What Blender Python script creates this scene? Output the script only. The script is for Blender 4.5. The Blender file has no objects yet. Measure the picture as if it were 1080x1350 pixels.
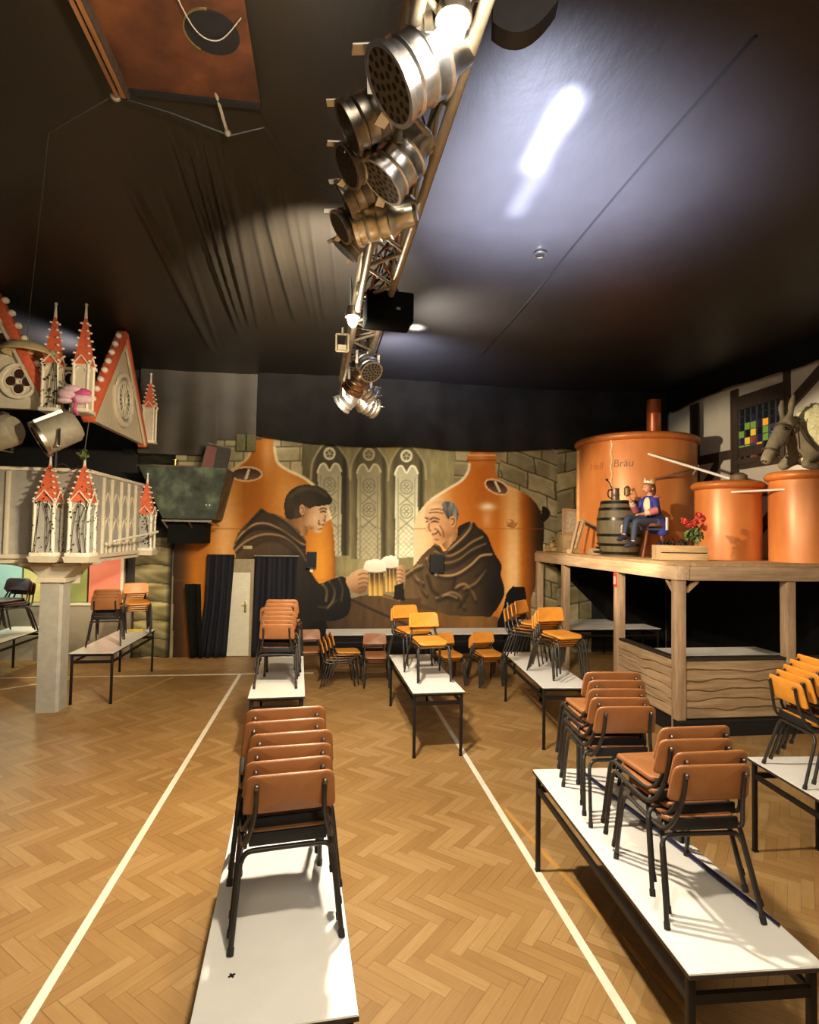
import bpy, bmesh, math, random
import numpy as np
from mathutils import Vector, Matrix
random.seed(7); np.random.seed(7)
C = bpy.context.scene.collection
PI = math.pi
def R(d): return math.radians(d)

# ------------------------------------------------------------------ materials
class NT:
    """small helper to write node maths"""
    def __init__(s, name):
        s.m = bpy.data.materials.new(name); s.m.use_nodes = True
        s.t = s.m.node_tree; s.n = s.t.nodes; s.b = s.n['Principled BSDF']
    def node(s, typ, **kw):
        nd = s.n.new(typ)
        for k, v in kw.items(): setattr(nd, k, v)
        return nd
    def put(s, sock, v):
        if isinstance(v, bpy.types.NodeSocket): s.t.links.new(v, sock)
        else: sock.default_value = v
    def math(s, op, a, b=0.0, c=None):
        nd = s.node('ShaderNodeMath', operation=op); s.put(nd.inputs[0], a); s.put(nd.inputs[1], b)
        if c is not None: s.put(nd.inputs[2], c)
        return nd.outputs[0]
    def mix(s, f, a, b):
        nd = s.node('ShaderNodeMix', data_type='RGBA'); s.put(nd.inputs[0], f)
        s.put(nd.inputs[6], a); s.put(nd.inputs[7], b); return nd.outputs[2]
    def coord(s, which='Object'): return s.node('ShaderNodeTexCoord').outputs[which]
    def mapping(s, v, scale=(1,1,1), rot=(0,0,0)):
        nd = s.node('ShaderNodeMapping'); s.put(nd.inputs[0], v)
        nd.inputs['Scale'].default_value = scale; nd.inputs['Rotation'].default_value = rot; return nd.outputs[0]
    def noise(s, v, scale, detail=4, rough=.55):
        nd = s.node('ShaderNodeTexNoise'); s.put(nd.inputs['Vector'], v)
        nd.inputs['Scale'].default_value = scale; nd.inputs['Detail'].default_value = detail
        nd.inputs['Roughness'].default_value = rough; return nd.outputs['Fac']
    def ramp(s, f, stops):
        nd = s.node('ShaderNodeValToRGB'); s.put(nd.inputs[0], f); e = nd.color_ramp.elements
        while len(e) < len(stops): e.new(.5)
        for k, (p, c) in enumerate(stops): e[k].position = p; e[k].color = c
        return nd.outputs[0]
    def bump(s, h, strength=.3, dist=.01):
        nd = s.node('ShaderNodeBump'); s.put(nd.inputs['Height'], h)
        nd.inputs['Strength'].default_value = strength; nd.inputs['Distance'].default_value = dist
        s.t.links.new(nd.outputs[0], s.b.inputs['Normal'])
    def set(s, **kw):
        for k, v in kw.items(): s.put(s.b.inputs[k.replace('_', ' ')], v)
        return s.m
def lin(c):
    c = c / 255.0
    return c / 12.92 if c <= .04045 else ((c + .055) / 1.055) ** 2.4
def rgb(r, g, b): return (lin(r), lin(g), lin(b), 1)
def dim(c, k): return (c[0]*k, c[1]*k, c[2]*k, 1)
def mat(name, col, rough=.5, metal=0.0, var=.15, scale=12, bump=0.0, bscale=60, spec=.5, stretch=(1,1,1)):
    n = NT(name); v = n.mapping(n.coord(), stretch)
    f = n.noise(v, scale, 5)
    n.set(Base_Color=n.mix(n.ramp(f, [(.3,(0,0,0,1)),(.7,(1,1,1,1))]), dim(col, 1-var), dim(col, 1+var)), Roughness=rough, Metallic=metal)
    n.b.inputs['Specular IOR Level'].default_value = spec
    if bump: n.bump(n.noise(v, bscale, 4), bump, .01)
    return n.m
def wood(name, c1, c2, axis='X', rough=.6, scale=3.0, bump=.15):
    n = NT(name); st = {'X':(.7,9,9),'Y':(9,.7,9),'Z':(9,9,.7)}[axis]
    v = n.mapping(n.coord(), st); f = n.noise(v, scale, 6, .65); g = n.noise(n.coord(), 1.6, 3)
    h = n.math('ADD', n.math('MULTIPLY', f, .75), n.math('MULTIPLY', g, .35))
    n.set(Base_Color=n.ramp(h, [(.3, c1), (.72, c2)]), Roughness=rough); n.bump(f, bump, .006); return n.m
def emit(name, col, st):
    n = NT(name); n.set(Base_Color=(.8,.8,.8,1), Emission_Color=col, Emission_Strength=st); return n.m
def vcol(name, rough=.6, spec=.25):
    n = NT(name); a = n.node('ShaderNodeVertexColor', layer_name='paint')
    f = n.noise(n.coord(), 9, 6, .6)
    k = n.math('MULTIPLY_ADD', f, .3, .85)
    cm = n.node('ShaderNodeMix', data_type='RGBA', blend_type='MULTIPLY'); cm.inputs[0].default_value = 1
    n.put(cm.inputs[6], a.outputs[0]); cc = n.node('ShaderNodeCombineColor')
    for i in range(3): n.put(cc.inputs[i], k)
    n.put(cm.inputs[7], cc.outputs[0])
    n.set(Base_Color=cm.outputs[2], Roughness=rough); n.b.inputs['Specular IOR Level'].default_value = spec; return n.m

# ------------------------------------------------------------------ mesh builder
class MB:
    def __init__(s): s.v = []; s.f = []
    def add(s, vs, fs, M=None):
        o = len(s.v)
        s.v += [tuple(M @ Vector(p)) if M else tuple(p) for p in vs]
        s.f += [tuple(i+o for i in f) for f in fs]; return s
    def box(s, x0, x1, y0, y1, z0, z1, M=None, bev=0.0):
        if bev:
            bm = bmesh.new(); bmesh.ops.create_cube(bm, size=1)
            for v in bm.verts: v.co = ((x0+x1)/2+v.co.x*(x1-x0), (y0+y1)/2+v.co.y*(y1-y0), (z0+z1)/2+v.co.z*(z1-z0))
            bmesh.ops.bevel(bm, geom=bm.edges[:], offset=bev, segments=2, affect='EDGES', profile=.5)
            bm.verts.index_update()
            vs = [tuple(v.co) for v in bm.verts]; fs = [tuple(v.index for v in f.verts) for f in bm.faces]; bm.free()
            return s.add(vs, fs, M)
        vs = [(x,y,z) for z in (z0,z1) for y in (y0,y1) for x in (x0,x1)]
        return s.add(vs, [(0,2,3,1),(4,5,7,6),(0,1,5,4),(2,6,7,3),(0,4,6,2),(1,3,7,5)], M)
    def bar(s, a, b, w, h=None, up=(0,0,1), bev=0.0):
        a, b = Vector(a), Vector(b); d = b-a; L = d.length; d.normalize(); u = Vector(up)
        if abs(d.dot(u)) > .98: u = Vector((0,1,0))
        x = d.cross(u).normalized(); z = x.cross(d)
        M = Matrix((x, d, z)).transposed().to_4x4(); M.translation = a
        h = h or w; return s.box(-w/2, w/2, 0, L, -h/2, h/2, M, bev)
    def tube(s, pts, r, n=8, closed=False):
        pts = [Vector(p) for p in pts]; m = len(pts); rs = r if isinstance(r, (list, tuple)) else [r]*m
        vs, fs = [], []; pu = None
        for i, p in enumerate(pts):
            if closed: d = pts[(i+1) % m] - pts[i-1]
            else: d = pts[min(i+1, m-1)] - pts[max(i-1, 0)]
            d = d.normalized() if d.length > 1e-9 else Vector((0,0,1))
            if pu is None:
                pu = Vector((0,0,1)) if abs(d.z) < .9 else Vector((1,0,0))
            x = d.cross(pu)
            if x.length < 1e-6: x = d.cross(Vector((.3,.8,.5)))
            x.normalize(); pu = x.cross(d).normalized()
            for k in range(n):
                a = 2*PI*k/n; vs.append(p + (x*math.cos(a) + pu*math.sin(a))*rs[i])
        for i in range(m if closed else m-1):
            j = (i+1) % m
            for k in range(n): fs.append((i*n+k, i*n+(k+1) % n, j*n+(k+1) % n, j*n+k))
        if not closed:
            fs.append(tuple(range(n-1, -1, -1))); fs.append(tuple((m-1)*n+k for k in range(n)))
        return s.add(vs, fs)
    def lathe(s, prof, n=24, M=None, a0=0, a1=2*PI):
        full = abs(a1-a0-2*PI) < 1e-6; vs, fs = [], []; m = len(prof); c = n if full else n+1
        for k in range(c):
            a = a0+(a1-a0)*k/n
            for r, z in prof: vs.append((r*math.cos(a), r*math.sin(a), z))
        for k in range(n):
            j = (k+1) % c
            for i in range(m-1): fs.append((k*m+i, j*m+i, j*m+i+1, k*m+i+1))
        return s.add(vs, fs, M)
    def ball(s, c, r, n=10, m=7, sc=(1,1,1)):
        vs, fs = [], []
        for i in range(m+1):
            t = PI*i/m
            for k in range(n):
                a = 2*PI*k/n; vs.append((c[0]+r*sc[0]*math.sin(t)*math.cos(a), c[1]+r*sc[1]*math.sin(t)*math.sin(a), c[2]+r*sc[2]*math.cos(t)))
        for i in range(m):
            for k in range(n): fs.append((i*n+k, (i+1)*n+k, (i+1)*n+(k+1) % n, i*n+(k+1) % n))
        return s.add(vs, fs)
    def prism(s, poly, d, M=None):
        """polygon in x,z extruded along y from 0 to d"""
        n = len(poly); vs = [(x,0,z) for x, z in poly] + [(x,d,z) for x, z in poly]
        fs = [tuple(range(n)), tuple(range(2*n-1, n-1, -1))] + [(i, n+i, n+(i+1) % n, (i+1) % n) for i in range(n)]
        return s.add(vs, fs, M)
    def ring(s, ro, ri, d, n=28, M=None):
        """flat ring in x,z, depth along y"""
        vs, fs = [], []
        for k in range(n):
            a = 2*PI*k/n; c, q = math.cos(a), math.sin(a)
            vs += [(ro*c,0,ro*q),(ri*c,0,ri*q),(ri*c,d,ri*q),(ro*c,d,ro*q)]
        for k in range(n):
            j = (k+1) % n
            for i in range(4): fs.append((4*k+i, 4*k+(i+1) % 4, 4*j+(i+1) % 4, 4*j+i))
        return s.add(vs, fs, M)
    def mesh(s, name, m, smooth=True, ang=38):
        me = bpy.data.meshes.new(name); me.from_pydata([tuple(v) for v in s.v], [], s.f); me.update()
        bm = bmesh.new(); bm.from_mesh(me); bmesh.ops.recalc_face_normals(bm, faces=bm.faces); bm.to_mesh(me); bm.free()
        if smooth:
            me.shade_smooth(); me.set_sharp_from_angle(angle=R(ang))
        if m: me.materials.append(m)
        return me
    def build(s, name, m, parent=None, loc=None, rot=None, smooth=True, ang=38):
        o = bpy.data.objects.new(name, s.mesh(name, m, smooth, ang)); C.objects.link(o)
        if parent: o.parent = parent
        if loc is not None: o.location = loc
        if rot is not None: o.rotation_euler = rot
        return o
def tag(o, label=None, cat=None, group=None, kind=None):
    for k, v in (('label', label), ('category', cat), ('group', group), ('kind', kind)):
        if v: o[k] = v
    return o
def thing(name, label, cat, loc=(0,0,0), rz=0, group=None):
    o = bpy.data.objects.new(name, None); C.objects.link(o); o.location = loc; o.rotation_euler = (0,0,rz)
    o.empty_display_size = .1
    return tag(o, label, cat, group)
def struct(name, mb, m, **kw): return tag(mb.build(name, m, **kw), kind='structure')
def dup(root, loc, rot, label=None, group=None, keep_sub=True):
    r = root.copy(); C.objects.link(r); r.location = loc; r.rotation_euler = rot
    if label: r['label'] = label
    if group: r['group'] = group
    for ch in root.children:
        c = ch.copy(); C.objects.link(c); c.parent = r
        if keep_sub:
            for g in ch.children:
                d = g.copy(); C.objects.link(d); d.parent = c
    return r
def rotM(rx=0, ry=0, rz=0, t=(0,0,0)):
    M = Matrix.Rotation(rz,4,'Z') @ Matrix.Rotation(ry,4,'Y') @ Matrix.Rotation(rx,4,'X'); M.translation = t; return M
def alignM(d, t=(0,0,0)):
    """z axis turned to direction d"""
    M = Vector(d).to_track_quat('Z', 'Y').to_matrix().to_4x4(); M.translation = t; return M
def spline(pts, k=6):
    P_ = [Vector(p) for p in pts]; out = []
    for i in range(len(P_)-1):
        a, b, c, d = P_[max(i-1,0)], P_[i], P_[i+1], P_[min(i+2, len(P_)-1)]
        for j in range(k):
            t = j/k; out.append(.5*((2*b)+(c-a)*t+(2*a-5*b+4*c-d)*t*t+(3*b-a-3*c+d)*t**3))
    out.append(P_[-1]); return out
def skin(name, verts, edges, radii, m, parent=None, root=0, sub=2, loc=None, rot=None):
    me = bpy.data.meshes.new(name); me.from_pydata(verts, edges, []); me.update()
    o = bpy.data.objects.new(name, me); C.objects.link(o)
    o.modifiers.new('skin', 'SKIN'); sv = me.skin_vertices[0].data
    for i, r in enumerate(radii): sv[i].radius = (r, r) if not isinstance(r, tuple) else r
    sv[root].use_root = True
    s = o.modifiers.new('sub', 'SUBSURF'); s.levels = sub; s.render_levels = sub
    dg = bpy.context.evaluated_depsgraph_get(); ev = o.evaluated_get(dg)
    me2 = bpy.data.meshes.new_from_object(ev); o.modifiers.clear(); o.data = me2
    me2.materials.clear(); me2.materials.append(m); me2.shade_smooth()
    if parent: o.parent = parent
    if loc is not None: o.location = loc
    if rot is not None: o.rotation_euler = rot
    return o

# ------------------------------------------------------------------ camera
scn = bpy.context.scene
cam = bpy.data.cameras.new('camera'); co = bpy.data.objects.new('camera', cam); C.objects.link(co)
cam.sensor_fit = 'HORIZONTAL'; cam.sensor_width = 36; cam.lens = 760.5/1080*36; cam.clip_start = .05
rv, uv, fv = Vector((.98994835,-.14044735,.01663724)), Vector((-.02188725,-.03591901,.99911500)), Vector((.13972546,.98943639,.03863197))
Mc = Matrix((rv, uv, -fv)).transposed().to_4x4(); Mc.translation = (0,0,2.5); co.matrix_world = Mc
scn.camera = co
scn.view_settings.view_transform = 'Standard'
scn.view_settings.look = 'None'

# ------------------------------------------------------------------ palette
M_black = mat('black', (.006,.006,.007,1), .6)
M_blackgloss = mat('black_gloss', (.008,.008,.009,1), .3)
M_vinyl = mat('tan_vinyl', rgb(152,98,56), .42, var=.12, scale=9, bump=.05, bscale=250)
M_vinyl_dk = mat('shaded_vinyl', rgb(74,42,32), .45, var=.12)  # chair vinyl darkened for the shade under the balcony
M_vinyl_lit = mat('lit_vinyl', rgb(212,138,48), .4, var=.1, bump=.05, bscale=250)  # tan vinyl as lit from the front, the lamplight put into the colour
M_tube = mat('grey_tube', rgb(62,58,54), .42, .55, var=.2)
M_rubber = mat('rubber', rgb(28,26,25), .7)
M_bolt = mat('bolt', rgb(120,105,95), .35, .8)
M_top = mat('white_laminate', rgb(230,226,216), .32, var=.04, scale=4)
M_tframe = mat('table_steel', rgb(30,25,22), .5, .4)
M_edge = mat('table_edge', rgb(50,40,34), .6)
M_steel = mat('polished_steel', (.78,.80,.85,1), .3, 1.0, var=.15, scale=25, bump=.08, bscale=40)
M_alu = mat('aluminium', (.62,.58,.5,1), .34, 1.0, var=.12)
M_white = mat('white_paint', rgb(235,230,215), .5, var=.05)
M_orange = mat('copper_paint', rgb(206,116,48), .45, var=.1, scale=3)
M_cream = mat('cream_plaster', rgb(214,202,176), .8, var=.06, bump=.1)
M_red = mat('orange_red', rgb(226,108,70), .6, var=.15, scale=20)
M_greypl = mat('grey_plaster', rgb(172,168,156), .85, var=.1, scale=8, bump=.2, bscale=40)
M_woodZ = wood('board_wood_upright', rgb(128,98,72), rgb(196,164,128), 'Z')
M_woodY = wood('board_wood_long', rgb(176,140,104), rgb(230,200,160), 'Y')
M_woodX = wood('board_wood_cross', rgb(128,98,72), rgb(196,164,128), 'X')
M_woodd = wood('dark_timber', rgb(40,32,26), rgb(78,64,52), 'Z')
M_cloth = mat('black_drape', (.006,.0056,.005,1), .85, var=.3, scale=2, bump=.25, bscale=9, spec=.12)
M_leaf = mat('leaf', rgb(44,62,26), .6, var=.3)
M_leafd = mat('dark_leaf', rgb(26,26,16), .7, var=.3)
M_rope = mat('cord', rgb(150,140,120), .7)
M_cable = mat('cable', (.01,.01,.01,1), .5)
# ------------------------------------------------------------------ room shell
# floor: herringbone oak parquet
n = NT('parquet')
v = n.mapping(n.coord(), (1/.08,1/.08,1), (0,0,R(45-3)))
sp = n.node('ShaderNodeSeparateXYZ'); n.put(sp.inputs[0], v); u_, v_ = sp.outputs[0], sp.outputs[1]
NL = 5.0
i_, j_ = n.math('FLOOR', u_), n.math('FLOOR', v_)
d_ = n.math('FLOORED_MODULO', n.math('SUBTRACT', i_, j_), 2*NL)
isH = n.math('LESS_THAN', d_, NL-.5); isV = n.math('SUBTRACT', 1.0, isH)
sH = n.math('SUBTRACT', i_, d_)
sV = n.math('SUBTRACT', j_, n.math('SUBTRACT', 2*NL-1, d_))
def sel(a, b): return n.math('ADD', n.math('MULTIPLY', a, isH), n.math('MULTIPLY', b, isV))
idx, idy = sel(sH, i_), sel(j_, sV)
al = sel(n.math('SUBTRACT', u_, sH), n.math('SUBTRACT', v_, sV))
ac = sel(n.math('SUBTRACT', v_, j_), n.math('SUBTRACT', u_, i_))
cx = n.node('ShaderNodeCombineXYZ'); n.put(cx.inputs[0], idx); n.put(cx.inputs[1], idy); n.put(cx.inputs[2], isH)
wn = n.node('ShaderNodeTexWhiteNoise', noise_dimensions='3D'); n.put(wn.inputs['Vector'], cx.outputs[0])
rnd = wn.outputs['Value']
gv = n.node('ShaderNodeCombineXYZ'); n.put(gv.inputs[0], n.math('MULTIPLY', al, .25)); n.put(gv.inputs[1], n.math('MULTIPLY', ac, 3.0)); n.put(gv.inputs[2], n.math('MULTIPLY', rnd, 40.0))
grain = n.noise(gv.outputs[0], 1.6, 5, .6)
big = n.noise(n.coord(), .7, 3)
t = n.math('ADD', n.math('ADD', n.math('MULTIPLY', rnd, .26), n.math('MULTIPLY', grain, .3)), n.math('MULTIPLY', big, .42))
col = n.ramp(t, [(.2, rgb(134,97,52)), (.5, rgb(158,121,71)), (.8, rgb(181,148,99))])
e1 = n.math('MINIMUM', ac, n.math('SUBTRACT', 1.0, ac)); e2 = n.math('MINIMUM', al, n.math('SUBTRACT', NL, al))
gap = n.math('LESS_THAN', n.math('MINIMUM', e1, e2), .035)
gapk = n.math('MULTIPLY', gap, n.math('MULTIPLY_ADD', n.noise(n.coord(), 2.2, 3), 1.6, -.35))
gapk = n.math('MINIMUM', n.math('MAXIMUM', gapk, 0.0), 1.0)
n.set(Base_Color=n.mix(n.math('MULTIPLY', gapk, .8), col, rgb(70,42,16)), Roughness=n.math('MULTIPLY_ADD', big, .25, .32))
n.bump(n.math('SUBTRACT', n.math('MULTIPLY', grain, .3), n.math('MULTIPLY', gap, .6)), .12, .003)
struct('floor', MB().box(-7.2,7.7,-3.2,12.3,-.1,0), n.m, smooth=False)
M_line = mat('line_paint', rgb(232,222,200), .5, var=.08, scale=6)
M_line2 = mat('worn_line', rgb(190,140,70), .5, var=.1)
def strip(name, a, b, w, m=M_line, z=.003):
    struct(name, MB().bar((a[0],a[1],z-.002),(b[0],b[1],z-.002), w, .004), m, smooth=False)
strip('trim_1', (-1.465,10.5), (-1.45,-2.9), .055)
strip('trim_2', (1.605,11.2), (1.6,-2.9), .055)
strip('trim_3', (-6.9,10.53), (-.2,10.53), .045, z=.004)
strip('trim_4', (-6.4,8.6), (-4.2,10.4), .05, z=.0035)
strip('trim_5', (-3.0,8.95), (-2.55,10.4), .05, M_line2)
strip('trim_6', (1.95,2.8), (1.66,5.2), .04, M_line2)

# ceiling: stretched black fabric with gathered pleats on the left half
n = NT('ceiling_fabric')
sp = n.node('ShaderNodeSeparateXYZ'); n.put(sp.inputs[0], n.coord())
side = n.ramp(n.math('MULTIPLY_ADD', sp.outputs[0], .5, .25), [(0,(0,0,0,1)),(1,(1,1,1,1))])
f = n.noise(n.coord(), 1.3, 5); g = n.noise(n.mapping(n.coord(), (1,.4,1)), 7, 6, .65)
cl = n.mix(side, rgb(46,40,31), rgb(52,51,53))
n.set(Base_Color=n.mix(n.math('MULTIPLY', f, .6), cl, rgb(20,18,17)), Roughness=.42)
n.b.inputs['Specular IOR Level'].default_value = .35
n.bump(g, .18, .02)
xs = [-7.2+.25*i for i in range(20)] + [-2.2+.02*i for i in range(126)] + [.5+.25*i for i in range(30)]
xs = [x for x in xs if x < 7.6] + [7.7]
ys = [-3.2+.12*i for i in range(130)]
folds = [(-1.30,-1.50,4.7,9.6,.085,.035),(-1.18,-1.40,4.7,9.2,.09,.03),(-1.05,-1.28,4.7,9.2,.085,.03),(-.93,-1.15,4.8,9.4,.05,.03),
         (-.70,-.55,5.0,8.8,.075,.04),(-.50,-.30,5.2,8.6,.04,.03),(-.25,-.1,5.6,8.8,.05,.035),(-.82,-.85,5.4,9.0,.035,.025),
         (-1.9,-2.1,5.5,10.5,.06,.05),(-.05,.1,5.6,8.4,.03,.03),(-.38,-.2,5.5,9,.03,.02),(-1.6,-1.95,5.6,10.2,.035,.03)]
def ceil_z(x, y):
    z = 5.7 + .03*math.sin(x*.9+1)*math.sin(y*.7)
    for x0, x1, y0, y1, a, w in folds:
        t = (y-y0)/(y1-y0)
        if 0 < t < 1:
            xc = x0+(x1-x0)*t; e = math.sin(PI*min(1, t*1.0))**.6
            z -= a*e*math.exp(-((x-xc)/w)**2)
    return z
mb = MB(); nx, ny = len(xs), len(ys)
mb.add([(x,y,ceil_z(x,y)) for y in ys for x in xs], [(r*nx+c, r*nx+c+1, (r+1)*nx+c+1, (r+1)*nx+c) for r in range(ny-1) for c in range(nx-1)])
struct('ceiling', mb, n.m, ang=80)
struct('trim_7', MB().tube([(2.62+.02*math.sin(y), y, ceil_z(2.62,y)-.004) for y in [3.2+.2*i for i in range(34)]], .012, 6), M_cable)

# walls
M_wallb = mat('dark_wall', (.018,.016,.014,1), .7, bump=.2)
M_walll = mat('side_wall_dark', (.016,.016,.018,1), .7)
M_plast = mat('white_plaster', rgb(206,198,180), .85, var=.07, scale=3, bump=.12, bscale=30)
struct('wall_back', MB().box(-7.2,7.7,12.03,12.25,0,5.9), M_wallb, smooth=False)
struct('wall_left', MB().box(-7.2,-7.0,-3.2,12.1,0,5.9), M_walll, smooth=False)
struct('wall_right', MB().box(7.5,7.7,-3.2,12.1,0,5.9), M_plast, smooth=False)
struct('wall_front', MB().box(-7.2,7.7,-3.3,-3.1,0,5.9), M_walll, smooth=False)
# timber framing on the right wall
k = 0
beams = [(11.0,3.4,11.0,5.3,.13),(10.87,3.6,10.87,5.3,.15),(9.95,3.3,9.95,3.5,.1),(9.74,3.3,9.74,5.3,.18),(8.5,3.8,8.5,5.4,.12),
         (7.2,3.0,7.2,5.4,.16),(5.6,0,5.6,5.5,.2),(3.2,0,3.2,5.5,.2),(12.0,4.1,9.0,4.1,.17),(12.0,3.35,5.5,3.35,.15),(9.6,3.85,8.4,3.85,.12),(9.66,5.05,8.5,5.05,.18),
         (8.4,4.75,7.5,5.35,.16),(10.75,3.4,10.1,4.1,.14),(9.5,2.3,8.4,3.4,.15),(7.1,3.5,5.6,4.8,.16),(11.9,2.4,11.2,3.3,.14),(8.35,2.2,7.6,3.3,.14)]
for i, (ya, za, yb, zb, w) in enumerate(beams):
    off = .006*i
    struct('trim_%d' % (9+i), MB().bar((7.485,ya,za),(7.485,yb,zb), .05+.002*i, w, up=(0,.001,1) if abs(za-zb) < 3 else (0,1,0)), M_woodd, smooth=False)
# stained glass window
n = NT('stained_glass'); a = n.node('ShaderNodeVertexColor', layer_name='paint')
n.set(Base_Color=a.outputs[0], Roughness=.12, Emission_Color=a.outputs[0], Emission_Strength=.35); M_glass = n.m  # faint emission stands in for light behind the panes
w1 = bpy.data.objects.new('window_1', None); C.objects.link(w1); w1.location = (7.47,9.1,4.42); tag(w1, kind='structure')
cols = {'y':(.75,.5,.05),'o':(.85,.38,.03),'g':(.16,.3,.05),'b':(.02,.06,.16),'r':(.2,.05,.03),'k':(.008,.01,.012),'w':(.3,.32,.22),'n':(.015,.015,.05)}
rows = ['kkkkkkk','kknkkkn','kggnokk','gkykgbo','nyrngbk','ggbokrg','kkrkkbk']
mb = MB(); pc = []
for r in range(7):
    for c in range(7):
        y0 = .51-c*1.02/7; z1 = .46-r*.92/7
        mb.add([(0,y0,z1),(0,y0-1.02/7,z1),(0,y0-1.02/7,z1-.92/7),(0,y0,z1-.92/7)], [(0,1,2,3)]); pc += [cols[rows[r][c]]]*4
go = mb.build('stained_glass', M_glass, w1, smooth=False)
at = go.data.color_attributes.new('paint', 'FLOAT_COLOR', 'POINT'); at.data.foreach_set('color', [x for c_ in pc for x in (*c_, 1)])
mb = MB()
for r in range(8): mb.bar((-.006,-.51,-.46+r*.92/7),(-.006,.51,-.46+r*.92/7), .012)
for c in range(8): mb.bar((-.006,-.51+c*1.02/7,-.46),(-.006,-.51+c*1.02/7,.46), .014)
mb.build('leading', M_alu, w1, smooth=False)
mb = MB()
for s_ in (-1,1):
    mb.box(-.05,.01,s_*.55-.045,s_*.55+.045,-.55,.55); mb.box(-.05,.01,-.5,.5,s_*.5-.045,s_*.5+.045)
mb.build('window_frame', M_woodd, w1, smooth=False)

# wall section under the balcony, painted dado and coloured boards
M_dado = mat('grey_dado', rgb(150,138,118), .75, var=.1, scale=3, bump=.1)
struct('baseboard_back', MB().box(-6.95,-3.75,11.93,12.02,0,1.02), M_dado, smooth=False)
struct('trim_40', MB().box(-6.95,-3.75,11.90,12.02,1.03,1.08), M_cream, smooth=False)
def board(name, x0, x1, z0, z1, c, label):
    o = MB().box(x0,x1,11.95,12.0,z0,z1,bev=.008).build(name, mat(name+'_paint', c, .6, var=.12, scale=2.5)); tag(o, label, 'panel')
board('wall_board', -4.55, -3.97, 1.09, 2.04, rgb(232,130,104), 'salmon pink panel on the wall under the balcony')
board('wall_board', -6.95, -5.75, 1.09, 2.04, rgb(186,222,206), 'pale turquoise panel on the wall under the balcony')
board('wall_board', -5.72, -5.12, 1.09, 2.04, rgb(240,220,130), 'pale yellow panel on the wall under the balcony')
board('wall_board', -5.09, -4.58, 1.09, 2.04, rgb(150,160,90), 'olive green panel on the wall beside the pink panel')
struct('trim_41', MB().box(-3.96,-3.90,11.9,12.0,0,2.06), M_cream, smooth=False)

# black cloths hung above the painting
def drape(name, x0, x1, y, ztop, zbot, m, label, amp=.03, freq=9, cat='drape'):
    mb = MB(); nu, nv = int((x1-x0)/.03)+2, 14; vs = []
    for r in range(nv+1):
        for c in range(nu+1):
            t = c/nu; x = x0+(x1-x0)*t; s = r/nv
            zb = zbot(t) if callable(zbot) else zbot
            yy = y - amp*(.5+.5*s)*(math.sin(x*freq+1.2*math.sin(x*2.3)+s*1.5)+.5*math.sin(x*freq*2.3+1))
            vs.append((x, yy, ztop+(zb-ztop)*s))
    w = nu+1
    mb.add(vs, [(r*w+c, r*w+c+1, (r+1)*w+c+1, (r+1)*w+c) for r in range(nv) for c in range(nu)])
    return tag(mb.build(name, m, ang=80), label, cat)
M_clothl = mat('grey_drape', rgb(70,62,50), .6, var=.3, scale=1.5, bump=.4, bscale=5)
drape('wall_drape', -3.72, -1.35, 11.9, 5.75, lambda t: 4.36+.03*math.sin(t*7) if t > .62 else 4.0, M_clothl, 'grey-black cloth hanging above the dark green hopper', .025, 5)
drape('wall_drape', -1.45, 7.45, 11.82, 5.75, lambda t: 4.42-.1*math.sin(PI*min(1,t/.75))-.06*abs(math.sin(t*9)), mat('swag_cloth', (.016,.014,.012,1), .85, var=.3, scale=2, bump=.4, bscale=6, spec=.12), 'long black cloth swag hanging along the top of the monk painting', .04, 4)
mb = MB(); nu = 120
vs = []
for r in range(9):
    for c in range(nu+1):
        yy = -3.0+14.7*c/nu; s = r/8; zb = 5.28+.1*(12-yy)/14+.05*math.sin(yy*1.4)
        vs.append((7.36-.03*math.sin(yy*6)*s, yy, 5.75+(zb-5.75)*s))
mb.add(vs, [(r*(nu+1)+c, r*(nu+1)+c+1, (r+1)*(nu+1)+c+1, (r+1)*(nu+1)+c) for r in range(8) for c in range(nu)])
tag(mb.build('wall_drape', M_cloth, ang=80), 'black cloth valance along the top of the half-timbered wall', 'drape')
# ------------------------------------------------------------------ the painting on the back wall
# flat painted wall: a fine grid whose vertices carry the paint; each painted figure is a part
DX0, DX1, DZ0, DZ1, ST = -3.03, 5.75, 0.0, 4.52, .0165
GX = np.arange(DX0, DX1+1e-6, ST); GZ = np.arange(DZ0, DZ1+1e-6, ST)
WX, WZ = np.meshgrid(GX, GZ)
Hm = np.array([[70.33468756,2.845789759,428.4781908],[9.422023783,-62.30549027,864.1338641],[.01186461168,.003280385497,1.0]])
hw = Hm[2,0]*WX+Hm[2,1]*WZ+Hm[2,2]
PX = (Hm[0,0]*WX+Hm[0,1]*WZ+Hm[0,2])/hw; PY = (Hm[1,0]*WX+Hm[1,1]*WZ+Hm[1,2])/hw     # sketch coordinates of the painting
COL = np.zeros(PX.shape+(3,)); LAY = np.zeros(PX.shape, int)
def A(*c): return np.array(c, float)
rng = np.random.default_rng(3)
def fbm(sx, sy, seed, oct_=4):
    r = np.random.default_rng(seed); out = np.zeros(PX.shape); amp = 1; tot = 0
    for o in range(oct_):
        g = r.random((64,64)); x = PX/sx*2**o; y = PY/sy*2**o
        xi, yi = np.floor(x).astype(int), np.floor(y).astype(int); fx, fy = x-xi, y-yi
        fx, fy = fx*fx*(3-2*fx), fy*fy*(3-2*fy)
        q = lambda a, b: g[a % 64, b % 64]
        out += amp*((q(xi,yi)*(1-fx)+q(xi+1,yi)*fx)*(1-fy)+(q(xi,yi+1)*(1-fx)+q(xi+1,yi+1)*fx)*fy); tot += amp; amp *= .5
    return out/tot
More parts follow.
